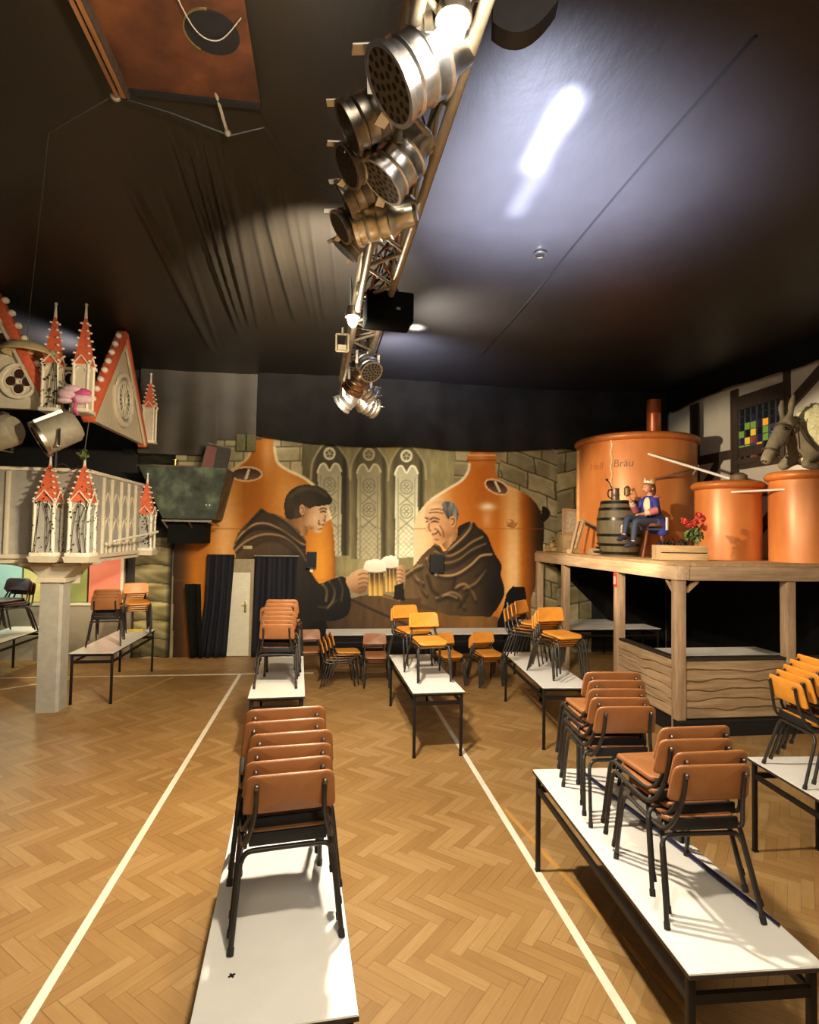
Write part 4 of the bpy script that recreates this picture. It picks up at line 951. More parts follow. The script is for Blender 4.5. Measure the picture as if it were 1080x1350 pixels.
# workshop clutter at the far end of the deck
cl = thing('picture_frame', 'small framed grey picture standing upright on the deck by the huge vat', 'frame', (4.86,10.9,PZ+.36), R(10))
mb = MB()
for z in (0,.46): mb.box(-.28,.28,-.02,.02,z,z+.05)
for x in (-.28,.23): mb.box(x,x+.05,-.02,.02,.05,.46)
mb.build('frame', M_woodX, cl, smooth=False); MB().box(-.23,.23,-.005,.005,.05,.46).build('picture', mat('grey_picture', rgb(170,160,136), .7, var=.35, scale=14), cl, smooth=False)
tag(MB().box(-.3,.3,-.2,.2,0,.355,bev=.01).build('crate', wood('crate_wood', rgb(118,96,62), rgb(176,152,108), 'X'), None, loc=(4.86,10.95,PZ)), 'wooden crate carrying the small framed picture', 'crate')
tag(MB().tube([(0,0,0),(.0,.0,1.2)], [.035,.03], 10).box(-.06,.06,-.03,.03,.75,1.15).ball((0,0,1.22), .05, 8, 6).build('wooden_press', M_woodZ, None, loc=(5.08,10.35,PZ)) , 'upright wooden press post beside the huge vat', 'post')
t = thing('sawhorse', 'tilted wooden trestle with a dark plank on the booth deck', 'trestle', (4.82,10.05,PZ), R(12))
MB().bar((-.28,-.05,.62),(.34,-.02,.38), .06, .05).build('top_bar', M_woodX, t)
for a_, b_ in (((-.26,-.1,.6),(-.46,-.14,.1)),((-.26,.05,.6),(-.32,.2,0)),((.3,-.08,.4),(.34,-.12,0)),((.3,.06,.4),(.36,.16,0))): MB().bar(a_, b_, .045).build('leg', M_woodZ, t)
MB().bar((-.2,-.09,.55),(.3,-.07,.36), .02, .05).build('dark_plank', M_woodd, t)
tag(MB().box(-.2,.2,-.1,.1,0,.12,bev=.006).build('tray', M_woodX, None, loc=(4.83,9.72,PZ)), 'shallow wooden tray on the deck under the trestle', 'tray')
mb = MB(); M_log = wood('log_wood', rgb(150,116,70), rgb(206,176,120), 'X')
for i, (x, y, z, l, a_) in enumerate(((4.62,11.3,.05,.5,.2),(4.7,11.1,.05,.45,-.3),(4.66,11.25,.14,.4,.5),(4.6,10.6,.04,.3,1.2))):
    tag(MB().tube([(-l/2,0,0),(l/2,0,0)], .045, 10).build('log', M_log, None, loc=(x,y,PZ+z), rot=(0,0,a_)), 'short pale log lying at the rear corner of the booth deck', 'log', 'logs on the booth deck')
mb = MB(); rs = random.Random(9); leafclump(mb, (0,0,.12), .18, 160, .05, rs, .2); tag(mb.build('straw', mat('straw', rgb(176,150,92), .8, var=.3), None, loc=(4.72,11.55,PZ), smooth=False), 'heap of pale straw at the rear corner of the booth deck', 'straw', kind='stuff')
t = thing('cable_coil', 'coil of dark cable beside the barrel on the deck', 'coil', (4.72,9.75,PZ)) if False else None
rs = random.Random(3); mb = MB(); mb.tube([(.14*math.cos(k*.5)*(1-.02*k), .1*math.sin(k*.5), .03+.006*k) for k in range(40)], .012, 6)
tag(mb.build('cable_coil', M_cable, None, loc=(4.65,9.35,PZ)), 'coil of dark cable lying beside the barrel', 'cable')
# ------------------------------------------------------------------ seated mannequin in a blue coat
FX, FY, FR = 5.20, 8.72, R(180+8)
st = thing('stool', 'three-legged brown wooden stool under the seated crowned figure', 'stool', (FX,FY,PZ), FR)
M_stool = wood('stool_wood', rgb(84,44,24), rgb(138,84,48), 'Z')
MB().lathe([(0,.5),(.19,.5),(.205,.52),(.2,.545),(0,.55)], 24).build('seat', M_stool, st)
for a in (20,140,260): MB().tube([(.12*math.cos(R(a)),.12*math.sin(R(a)),.51),(.17*math.cos(R(a)),.17*math.sin(R(a)),.25),(.24*math.cos(R(a)),.24*math.sin(R(a)),0)], [.032,.026,.022], 10).build('leg', M_stool, st)
fg = thing('person', 'seated figure in a blue coat and pale crown drinking beside the barrel', 'person', (FX,FY,PZ), FR)
M_skin = mat('skin', rgb(206,146,112), .5, var=.06)
J = {'pel':(0,0,.62),'wai':(.01,0,.76),'che':(.03,0,.93),'nb':(.035,0,1.05),'nk':(.045,0,1.10),'hd':(.06,0,1.19),'ht':(.05,0,1.285),
 'jaw':(.10,0,1.135),'nose':(.155,0,1.185),
 's1':(.03,.15,1.0),'e1':(.10,.24,.80),'w1':(.29,.18,.735),'p1':(.35,.165,.73),'s2':(.03,-.15,1.0),'e2':(.15,-.22,.82),'w2':(.31,-.13,.96),'p2':(.345,-.12,1.02),
 'h1':(.03,.09,.61),'k1':(.40,.10,.615),'a1':(.44,.10,.26),'t1':(.56,.10,.20),'h2':(.03,-.09,.61),'k2':(.43,-.07,.68),'a2':(.56,.02,.36),'t2':(.66,.05,.31)}
rad = dict(pel=.125,wai=.115,che=.13,nb=.06,nk=.052,hd=.088,ht=.06,jaw=.05,nose=.014,s1=.06,e1=.045,w1=.03,p1=.034,s2=.06,e2=.045,w2=.03,p2=.034,h1=.085,k1=.06,a1=.038,t1=.03,h2=.085,k2=.06,a2=.038,t2=.03)
ed = [('pel','wai'),('wai','che'),('che','nb'),('nb','nk'),('nk','hd'),('hd','ht'),('hd','jaw'),('hd','nose'),('che','s1'),('s1','e1'),('e1','w1'),('w1','p1'),('che','s2'),('s2','e2'),('e2','w2'),('w2','p2'),
 ('pel','h1'),('h1','k1'),('k1','a1'),('a1','t1'),('pel','h2'),('h2','k2'),('k2','a2'),('a2','t2')]
JV = {k: Vector(v) for k, v in J.items()}
fg.scale = (.95,.95,.94)
def fingers(p, d, side, up, tag_):
    d, side, up = Vector(d).normalized(), Vector(side).normalized(), Vector(up).normalized()
    for i, (o, L_) in enumerate(((-.024,.05),(-.008,.06),(.008,.056),(.024,.045))):
        a = JV[p]+side*o+d*.03; b_ = a+d*L_*.5; c_ = b_+d*L_*.3-up*L_*.45
        for nm, q, r_ in (('a',a,.0105),('b',b_,.0095),('c',c_,.008)): JV[tag_+nm+str(i)] = q; rad[tag_+nm+str(i)] = r_
        ed.extend([(p,tag_+'a'+str(i)),(tag_+'a'+str(i),tag_+'b'+str(i)),(tag_+'b'+str(i),tag_+'c'+str(i))])
    a = JV[p]-side*.034; b_ = a+d*.03-side*.012
    for nm, q, r_ in (('ta',a,.012),('tb',b_,.010)): JV[tag_+nm] = q; rad[tag_+nm] = r_
    ed.extend([(p,tag_+'ta'),(tag_+'ta',tag_+'tb')])
fingers('p1', (1,-.1,0), (0,1,0), (0,0,1), 'f'); fingers('p2', (.7,0,.7), (0,1,0), (-.7,0,.7), 'g')
def part_skin(nm, keys, scale, m, root, extra=None, rr=None, sub=2):
    ks = list(keys); ix = {k: i for i, k in enumerate(ks)}
    e_ = [(ix[a], ix[b]) for a, b in ed if a in ix and b in ix]
    r_ = [(rr or {}).get(k, rad[k]*scale) for k in ks]
    return skin(nm, [tuple(JV[k]) for k in ks], e_, r_, m, fg, ix[root], sub)
part_skin('body', list(JV), 1.0, M_skin, 'pel')
M_coat = mat('royal_blue', rgb(44,52,132), .7, var=.15); M_trs = mat('slate_trousers', rgb(54,62,84), .7, var=.15)
for nm in ('ct1','ct2','ct3'): pass
JV['tl1'] = Vector((-.13,.10,.56)); JV['tl2'] = Vector((-.16,.10,.36)); JV['tl3'] = Vector((-.13,-.10,.56)); JV['tl4'] = Vector((-.16,-.1,.38))
rad.update(tl1=.09,tl2=.075,tl3=.09,tl4=.07); ed.extend([('pel','tl1'),('tl1','tl2'),('pel','tl3'),('tl3','tl4')])
part_skin('coat', ['pel','wai','che','nb','s1','e1','s2','e2','tl1','tl2','tl3','tl4'], 1.16, M_coat, 'pel', rr={'nb':.075})
part_skin('trousers', ['pel','h1','k1','a1','h2','k2','a2'], 1.12, M_trs, 'pel')
M_cuff = mat('rose_cuff', rgb(196,110,112), .7); M_vest = mat('cream_vest', rgb(226,208,170), .7)
for a, b_ in (('e1','w1'),('e2','w2')):
    p, q = JV[a], JV[b_]; MB().tube([p.lerp(q,-.05), p.lerp(q,.3), p.lerp(q,.62)], [.064,.06,.056], 12).build('cuff', M_cuff, fg)
    MB().tube([p.lerp(q,.55), p.lerp(q,.92)], [.046,.04], 12).build('sleeve', M_vest, fg)
MB().ball((.105,.035,.9), .11, 12, 9, (.55,.75,1.25)).build('vest', M_vest, fg)
MB().ball((.02,.155,1.035), .06, 10, 7, (1.1,.9,.5)).build('epaulette', M_cuff, fg)
MB().ball((.02,-.155,1.035), .06, 10, 7, (1.1,.9,.5)).build('epaulette', M_cuff, fg)
for k in ('1','2'):
    a_, t_ = JV['a'+k], JV['t'+k]; MB().tube([a_+Vector((-.03,0,-.02)), a_.lerp(t_,.4), t_, t_+Vector((.05,0,-.015))], [.05,.05,.042,.02], 12).build('shoe', mat('shoe', rgb(48,48,62), .5), fg)
M_hair = mat('brown_hair', rgb(92,58,34), .7, var=.3, scale=50)
mb = MB(); mb.ball((.035,0,1.205), .104, 14, 10, (1.0,.92,1.0)); mb.ball((-.01,0,1.14), .08, 12, 8, (.8,1,1.2)); hr = mb.build('hair', M_hair, fg)
for v in hr.data.vertices:
    if v.co.x > .085 and v.co.z < 1.26: v.co.x = .085-(v.co.x-.085)*.4
MB().ball((.088,0,1.185), .074, 14, 10, (1.02,.9,1.12)).build('face', M_skin, fg)
for s in (-1,1):
    MB().ball((.152,s*.03,1.205), .010, 8, 6, (.6,1.2,.7)).build('eye', mat('eye', rgb(40,28,22), .3), fg)
    MB().ball((.04,s*.088,1.18), .024, 8, 6, (.8,.4,1.2)).build('ear', M_skin, fg)
MB().ball((.152,0,1.145), .02, 8, 6, (.5,1.2,.35)).build('mouth', mat('lips', rgb(168,84,76), .5), fg)
M_crown = mat('crown_pale', rgb(236,216,170), .4, .2)
mb = MB(); vs = []; N = 20
for k in range(N):
    a = 2*PI*k/N; h = .06+(.035 if k % 4 == 0 else 0)+(.045 if k == 0 else 0); vs += [(.09*math.cos(a),.085*math.sin(a),0),(.10*math.cos(a),.095*math.sin(a),h if k % 2 == 0 else .035)]
mb.add(vs, [(2*k, 2*((k+1) % N), 2*((k+1) % N)+1, 2*k+1) for k in range(N)])
cr = mb.build('crown', M_crown, fg, loc=(.045,0,1.262), rot=(0,R(-8),0)); so = cr.modifiers.new('t', 'SOLIDIFY'); so.thickness = .01
MB().box(-.02,.02,-.012,.012,-.11,.11,bev=.006).build('sash_tail', M_white, fg, loc=(-.15,.2,.58))
mg = thing('beer_mug', 'small mug with brass lid held up by the crowned figure', 'mug', (FX-.40,FY+.035,PZ+1.0), 0)
MB().lathe([(0,0),(.05,0),(.052,.1),(.044,.1),(.042,.02),(0,.02)], 18).build('body', mat('mug_brown', rgb(112,84,44), .35), mg)
MB().lathe([(0,.1),(.054,.1),(.05,.12),(.02,.15),(0,.155)], 18).build('lid', M_brass, mg)
MB().tube(spline([(.05,0,.09),(.09,0,.08),(.09,0,.03),(.05,0,.02)],4), .007, 6).build('handle', M_brass, mg)

# ------------------------------------------------------------------ grey donkey lying on the third vat
dk = thing('donkey', 'grey donkey statue with woolly blanket resting its head over the vat rim', 'donkey', (6.93,7.55,3.48))
M_dk = mat('donkey_grey', rgb(116,104,80), .8, var=.2, scale=14, bump=.3, bscale=60)
dv = [(-.69,-.03,.13),(-.62,-.02,.22),(-.51,0,.41),(-.40,0,.60),(-.30,0,.74),(-.14,.0,.66),(.10,.02,.46),(.36,.02,.42),(-.40,0,.44),(-.31,-.09,.86),(-.32,-.12,1.0),(-.29,-.13,1.14),(-.29,.09,.86),(-.28,.12,1.0),(-.25,.13,1.12),(-.02,-.2,.26),(-.24,-.24,.10),(-.02,-.28,.07),(-.02,.2,.26),(-.2,.26,.10)]
de = [(0,1),(1,2),(2,3),(3,4),(4,5),(5,6),(6,7),(3,8),(4,9),(9,10),(10,11),(4,12),(12,13),(13,14),(6,15),(15,16),(16,17),(6,18),(18,19)]
dr = [.085,.09,.10,.13,.105,.16,.27,.27,.085,.035,.05,.018,.035,.05,.018,.11,.07,.05,.11,.07]
skin('body', dv, de, dr, M_dk, dk, 6)
M_fleece = mat('fleece', rgb(222,212,164), .9, var=.25, scale=30, bump=.6, bscale=40)
mb = MB().ball((.16,.0,.56), 1, 40, 26, (.32,.37,.48)); rs = random.Random(2)
vs = []
for v in mb.v:
    d = Vector(v)-Vector((.16,0,.56)); k = 1+.05*math.sin(d.x*60+d.z*20)*math.sin(d.z*55)+rs.uniform(-.03,.03); p = Vector((.16,0,.56))+d*k
    vs.append((max(p.x,-.1+.1*math.sin(p.z*9)*.3), p.y, max(p.z,.12)))
mb.v = [(min(p[0],.52),p[1],p[2]) for p in vs]; mb.build('fleece_blanket', M_fleece, dk, ang=70)
M_strap = mat('leather', rgb(64,44,28), .6)
def strap(c, d, r, w=.013, nm='strap', ry=1.0):
    M = alignM(d, c); MB().tube([M @ Vector((r*math.cos(t), r*ry*math.sin(t), 0)) for t in [2*PI*i/20 for i in range(20)]], w, 6, True).build(nm, M_strap, dk)
strap((-.575,-.01,.30), (.5,0,.87), .112); strap((-.37,0,.64), (.5,0,.87), .152)
MB().tube(spline([(-.5,-.13,.37),(-.42,-.15,.5),(-.36,-.16,.62),(-.22,-.16,.78)],5), .012, 6).build('strap', M_strap, dk)
MB().tube(spline([(-.22,-.14,.74),(-.2,-.22,.5),(-.08,-.3,.3)],5), .014, 6).build('rein', M_strap, dk)
for s in (-1,1): MB().ball((-.43,s*.115,.64), .024, 8, 6).build('eye', M_blackgloss, dk)
for s in (-1,1): MB().ball((-.745,-.03+s*.04,.16), .014, 8, 6).build('nostril', M_black, dk)
MB().tube([(-.77,-.09,.10),(-.79,-.03,.105),(-.77,.03,.10)], .007, 6).build('mouth', M_black, dk)

# ------------------------------------------------------------------ fairy-tale castle on the left
M_crk = mat('crocket_white', rgb(238,228,206), .6)
crk_me = MB().ball((0,0,0), .017, 8, 6, (1.25,1.25,.9)).mesh('crocket', M_crk)
big_me = MB().ball((0,0,0), .05, 10, 7, (1,1,.9)).mesh('crocket_ball', M_crk)
def link(nm, me, par, loc, rot=(0,0,0)):
    o = bpy.data.objects.new(nm, me); C.objects.link(o); o.parent = par; o.location = loc; o.rotation_euler = rot; return o
def pinnacle_parts(par, w, hs, hp, ivy=0, mplas=M_cream, nest=False):
    """square turret: shaft with corner colonnettes, four gablets, red spire with crockets"""
    q = w/2
    mb = MB().box(-q*.82,q*.82,-q*.82,q*.82,0,hs)
    sh = mb.build('shaft', mplas, par, smooth=False)
    for sx in (-1,1):
        for sy in (-1,1): MB().tube([(sx*q*.86,sy*q*.86,0),(sx*q*.86,sy*q*.86,hs)], q*.17, 8).build('colonnette', M_crk, sh)
    MB().box(-q*1.15,q*1.15,-q*1.15,q*1.15,-.03,.02,bev=.008).build('base_moulding', M_crk, sh)
    for k in range(4):
        M = Matrix.Rotation(k*PI/2,4,'Z') @ Matrix.Translation((0,-q*1.04,0))
        mb = MB()
        for s in (-1,1): mb.bar(M @ Vector((s*q,0,hs-.02)), M @ Vector((0,0,hs+q*1.1)), .013)
        mb.tube([M @ Vector((q*.6*math.cos(t), .01, hs-.1+q*.6*math.sin(t))) for t in [PI*i/8 for i in range(9)]], .007, 6)
        mb.build('gablet', M_crk, sh)
    q2 = q*.92
    spi = MB().add([(-q2,-q2,hs),(q2,-q2,hs),(q2,q2,hs),(-q2,q2,hs),(0,0,hs+hp)], [(0,1,4),(1,2,4),(2,3,4),(3,0,4),(3,2,1,0)]).build('spire', M_red, par, smooth=False)
    MB().tube([(0,0,hs+hp-.12),(0,0,hs+hp+.06)], [.022,.012], 8).ball((0,0,hs+hp+.07), .022, 8, 6).build('finial', M_crk, spi)
    nn = 6
    for k in range(4):
        a = PI/4+k*PI/2
        for i in range(nn):
            t = (i+.35)/(nn+1.2); r_ = q2*1.414*(1-t)+.018
            link('crocket', crk_me, spi, (r_*math.cos(a), r_*math.sin(a), hs+hp*t))
    if ivy:
        rs = random.Random(ivy); mb = MB()
        for _ in range(70):
            t = rs.random(); f_ = rs.choice(((0,-1),(1,0))); u = rs.uniform(-1,1); z = hs*1.3*t
            x, y = (u*q, -q*1.08) if f_[1] else (q*1.08, u*q); s_ = rs.uniform(.010,.020)
            M = Matrix.Translation((x,y,z)) @ Matrix.Rotation(rs.uniform(0,6),4,'Y' if f_[1] else 'X')
            pts = [(-s_,0,0),(0,0,-s_*.8),(s_,0,0),(0,0,s_*.8)] if f_[1] else [(0,-s_,0),(0,0,-s_*.8),(0,s_,0),(0,0,s_*.8)]
            mb.add([M @ Vector(p) for p in pts], [(0,1,2,3)])
        for _ in range(4):
            x0 = rs.uniform(-q,q); mb.tube(spline([(x0,-q*1.06,0),(x0+rs.uniform(-.06,.06),-q*1.07,hs*.5),(x0+rs.uniform(-.08,.08),-q*1.06,hs)],4), .004, 5)
        mb.build('ivy', M_leafd, sh, smooth=False)
def pinnacle(loc, w, hs, hp, label, ivy=0, mplas=M_cream):
    t = thing('castle_pinnacle', label, 'pinnacle', loc, 0, 'castle pinnacles with red spires'); pinnacle_parts(t, w, hs, hp, ivy, mplas); return t
YF, XS = 8.5, -3.32
cb = thing('castle_balcony', 'grey and cream castle balcony standing on one square pillar', 'balcony', (0,0,0))
MB().box(-6.95,XS,YF,11.1,2.02,2.1).box(-6.95,XS+.04,YF-.04,11.14,2.08,2.14,bev=.01).build('slab', M_cream, cb, smooth=False)
pil = MB()
pil.add([(-3.86,8.52,0),(-3.615,8.52,0),(-3.585,8.56,0),(-3.585,8.80,0),(-3.86,8.80,0),(-3.86,8.52,1.78),(-3.615,8.52,1.78),(-3.585,8.56,1.78),(-3.585,8.80,1.78),(-3.86,8.80,1.78)], [(4,3,2,1,0),(5,6,7,8,9)]+[(i,(i+1) % 5,5+(i+1) % 5,5+i) for i in range(5)])
pi_o = pil.build('pillar', M_greypl, cb, smooth=False)
cp = MB().box(-3.9,-3.54,8.48,8.85,1.76,1.82,bev=.01)
frust(cp, -3.87,-3.56,-4.0,-3.36,8.5,8.87,8.44,9.0,1.82,2.02); cp.box(-4.1,-3.3,8.42,9.1,1.985,2.03,bev=.008)
cp.build('capital', M_cream, pi_o, smooth=False)
def bracket(M, L):
    pts = [(0,1.72),(0,2.02),(L,2.02)]+[(L*(1-math.sin(t)), 1.72+.28*math.cos(t)*1.0) for t in [PI/2*i/10 for i in range(10)]]
    return MB().prism(pts, .12, M)
bracket(Matrix.Translation((-3.50,8.88,0)) @ Matrix.Rotation(PI/2,4,'Z'), .75).build('bracket', M_cream, cb, smooth=False)
bracket(Matrix.Translation((-3.87,8.7,0)) @ Matrix.Rotation(PI,4,'Z'), .55).build('bracket', M_cream, cb, smooth=False)
pf = MB().box(-6.95,XS,YF,YF+.06,2.13,3.28).build('front_parapet', M_greypl, cb, smooth=False)
ps = MB().box(XS-.06,XS,YF,11.1,2.13,3.28).build('side_parapet', M_greypl, cb, smooth=False)
def rib(par, a, b, w=.05): MB().bar(a, b, w, .045, bev=.008).build('rib', M_cream, par)
for x in (-4.30,-3.42,-5.2,-6.1): rib(pf, (x,YF-.012,2.14), (x,YF-.012,3.27))
for y in (8.58,9.12,9.45,9.85,10.2,10.55): rib(ps, (XS+.012,y,2.14), (XS+.012,y,3.27))
for x in (-4.75,-5.65,-6.5):
    mb = MB()
    for r_, z in ((.34,2.75),(.18,2.75),(.34,2.3)):
        mb.tube([(x+r_*math.cos(t), YF-.012, z+r_*.9*math.sin(t)) for t in [2*PI*i/24 for i in range(24)]] if z > 2.5 else [(x+r_*math.cos(t), YF-.012, z+r_*.8*math.sin(t)) for t in [PI*i/14 for i in range(15)]], .022, 6, z > 2.5)
    mb.build('tracery', M_cream, pf)
for y0, y1 in ((9.12,9.45),(9.45,9.85),(9.85,10.2),(10.2,10.55)):
    ym, r_ = (y0+y1)/2, (y1-y0)*.38; mb = MB()
    for z in (2.45,2.85): mb.tube([(XS+.012, ym+r_*math.sin(t)*(1-.45*math.cos(t)), z+.2*math.cos(t)) for t in [2*PI*i/20 for i in range(20)]], .014, 6, True)
    mb.tube([(XS+.012,ym,2.14),(XS+.012,ym,2.3)], .014, 6); mb.build('tracery', M_cream, ps)
MB().box(-6.95,XS+.03,YF-.03,YF+.09,3.28,3.33,bev=.01).box(XS-.09,XS+.03,YF,11.1,3.28,3.33,bev=.01).build('hand_rail', M_crk, cb)
pinnacle((-3.71,8.33,2.16), .27, .70, .56, 'lower red-spired pinnacle at the front of the castle balcony', 3, M_greypl)
pinnacle((-3.28,8.33,2.16), .27, .70, .56, 'lower red-spired ivy pinnacle at the balcony corner', 5, M_greypl)
pinnacle((-3.24,10.95,2.16), .27, .62, .66, 'lower red-spired pinnacle at the rear end of the balcony', 7, M_greypl)
for x, y in ((-3.71,8.33),(-3.28,8.33),(-3.24,10.95)):
    MB().add([(x-.15,y-.15,2.05),(x+.15,y-.15,2.05),(x+.15,y+.2,2.05),(x-.15,y+.2,2.05),(x-.17,y-.17,2.13),(x+.17,y-.17,2.13),(x+.17,y+.22,2.13),(x-.17,y+.22,2.13)], [(3,2,1,0),(4,5,6,7),(0,1,5,4),(1,2,6,5),(2,3,7,6),(3,0,4,7)]).build('corbel', M_cream, cb, smooth=False)
# gables hung above
def gable(label, M, half, h, rose):
    t = thing('castle_gable', label, 'gable'); t.matrix_world = M
    wl = MB().prism([(-half,0),(half,0),(0,h)], .08).build('gable_wall', M_cream, t, smooth=False)
    L = math.hypot(half, h); slope = math.atan2(h, half)
    for s in (-1,1):
        a, b = Vector((s*(half+.05),.0,-.02)), Vector((0,.0,h+.08))
        MB().bar(a+Vector((0,.02,0)), b+Vector((0,.02,0)), .15, .11, bev=.008).build('roof_band', M_red, t)
        MB().bar(a+Vector((-s*.08,-.04,.0)), b+Vector((0,-.04,-.2)), .03, .04).build('band_moulding', M_cream, t)
        nrm = Vector((s*h/L,0,half/L)); nb = 9
        for k in range(nb): link('crocket_ball', big_me, t, a.lerp(b, (k+.6)/(nb+.4))+nrm*.085+Vector((0,.02,0)))
    if rose == 'wheel':
        c = Vector((0.05,-.02,h*.36)); T_ = Matrix.Translation(c)
        rw = MB().ring(.42,.36,-.03,36,T_).ring(.30,.27,-.03,30,T_).ring(.10,.07,-.03,20,T_).build('rose_window', M_crk, t)
        mb = MB()
        for k in range(16):
            a = 2*PI*k/16; mb.bar(c+Vector((.08*math.cos(a),-.012,.08*math.sin(a))), c+Vector((.28*math.cos(a),-.012,.28*math.sin(a))), .014)
        mb.build('spoke_tracery', M_crk, rw, smooth=False)
        mb = MB()
        for k in range(16):
            a = 2*PI*(k+.5)/16; d = Vector((math.cos(a),0,math.sin(a))); e = Vector((-math.sin(a),0,math.cos(a)))
            mb.add([c+d*.13+e*.012, c+d*.25+e*.035, c+d*.25-e*.035, c+d*.13-e*.012], [(0,1,2,3)])
        for k in range(24):
            a = 2*PI*k/24; p = c+Vector((.33*math.cos(a),.006,.33*math.sin(a))); mb.add([p+Vector((.02,0,0)),p+Vector((0,0,.02)),p-Vector((.02,0,0)),p-Vector((0,0,.02))], [(0,1,2,3)])
        mb.build('dark_glass', M_blackgloss, rw, smooth=False)
        MB().tube([c+Vector((.42*math.cos(t_),0,.42*math.sin(t_))) for t_ in [PI*.9+PI*1.0*i/20 for i in range(21)]], .03, 8).build('hood_mould', M_cream, rw)
    else:
        for cx_, cz_, r_ in ((.38,.36,.24),(-.38,.36,.24),(.02,.92,.30)):
            T_ = Matrix.Translation((cx_,-.01,cz_)); rw = MB().ring(r_,r_*.84,-.04,28,T_).build('quatrefoil', M_crk, t)
            MB().ring(r_*.84,.001,-.012,28,T_).build('foil_plate', M_cream, rw)
            for k in range(4):
                a = k*PI/2; p = (cx_+r_*.42*math.cos(a),-.03,cz_+r_*.42*math.sin(a)); MB().ring(r_*.27,.001,-.004,16,Matrix.Translation(p)).build('dark_opening', mat('dark_opening', rgb(58,26,20), .7), rw, smooth=False)
                MB().ring(r_*.34,r_*.27,-.016,16,Matrix.Translation((p[0],-.022,p[2]))).build('foil_ring', M_crk, rw)
    return t
gable('cream castle gable with quatrefoils and orange roof edge cut by the picture edge', Matrix.Translation((-4.52,8.35,4.10)), .76, 1.48, 'quatre')
gable('cream castle gable with wheel window hung above the balcony side', Matrix.Translation((-3.30,9.68,4.03)) @ Matrix.Rotation(PI/2,4,'Z'), 1.16, 1.52, 'wheel')
pinnacle((-3.70,8.28,4.08), .21, .62, .76, 'upper pinnacle beside the quatrefoil gable, plain ivy traces', 11)
pinnacle((-3.30,8.24,4.08), .21, .62, .76, 'upper pinnacle above the pink bow', 0)
pinnacle((-3.26,11.02,4.10), .2, .62, .56, 'thin upper pinnacle at the rear end of the wheel-window gable', 0)
lp = thing('lattice_panel', 'pierced cream tracery panel between the two upper pinnacles', 'panel', (-3.5,8.4,4.05))
MB().box(-.3,.3,0,.03,0,.05).build('lower_bar', M_crk, lp, smooth=False); MB().box(-.3,.3,0,.03,.62,.66).build('upper_bar', M_crk, lp, smooth=False)
mb = MB()
for z in (.14,.32,.5):
    for s in (-1,1): mb.tube([(s*.05+.075*math.cos(t), .01, z+.09*math.sin(t)) for t in [2*PI*i/16 for i in range(16)]], .016, 6, True)
mb.build('tracery', M_crk, lp)
lp = thing('lattice_panel', 'pierced cream tracery panel behind the upturned bowl', 'panel', (-3.98,8.42,4.3))
mb = MB().box(-.2,.2,0,.03,0,.05)
for s in (-1,1): mb.tube([(s*.08+.075*math.cos(t), .01, .2+.15*math.sin(t)) for t in [2*PI*i/16 for i in range(16)]], .018, 6, True)
mb.tube([(.06*math.cos(t), .01, .4+.06*math.sin(t)) for t in [2*PI*i/16 for i in range(16)]], .016, 6, True); mb.build('tracery', M_crk, lp)
# upturned bowl on a wire
bw = thing('hanging_bowl', 'upturned beige bowl hanging by a wire over the castle', 'bowl', (-4.0,8.2,4.80))
MB().lathe([(.30,0),(.31,.015),(.28,.07),(.2,.13),(.1,.16),(0,.17),(0,.15),(.1,.14),(.19,.11),(.27,.05),(.28,.0)], 28).build('shell', mat('beige_bowl', rgb(186,170,126), .7), bw)
MB().tube(spline([(.2,.03,.03),(.3,0,.05),(.36,0,-.03)],5), .035, 8).build('arm', mat('beige_arm', rgb(170,158,122), .7), bw)
tag(MB().tube([(-4.0,8.2,4.97),(-3.97,8.15,5.25),(-2.25,4.8,5.62),(-1.58,4.27,5.60)], .004, 6).build('wire', mat('grey_wire', rgb(90,84,74), .6)), 'thin wire running from the upturned bowl up to the ceiling hatch corner', 'wire')
# pink bow
pb = thing('bow', 'pink and white fabric bow on the castle corner', 'bow', (-3.36,8.12,4.2))
M_pk = mat('pale_pink', rgb(226,190,200), .7, var=.15, scale=20); M_mg = mat('magenta', rgb(206,84,140), .6)
for c_, s_, m_ in (((-.07,0,.08),(.14,.06,.09),M_pk),((.09,0,.02),(.14,.06,.07),M_pk),((-.02,-.03,.14),(.12,.05,.05),M_pk),((.1,-.01,.1),(.12,.05,.06),M_mg),((-.1,-.04,-.02),(.1,.05,.04),M_pk)):
    MB().ball(c_, 1, 12, 8, s_).build('loop', m_, pb)
MB().tube(spline([(.02,-.05,.02),(.05,-.06,-.06),(.03,-.05,-.13),(.08,-.05,-.2)],5), [.02]*15+[.012], 8).build('ribbon', M_mg, pb)
tag(MB().tube([(-3.1,9.0,2.33),(-2.97,10.4,2.45)], .016, 8).tube([(-2.97,10.4,2.45),(-2.95,10.62,2.47)], .022, 8).build('rod', M_crk), 'pale rod sticking out beside the balcony toward the green hopper', 'rod')
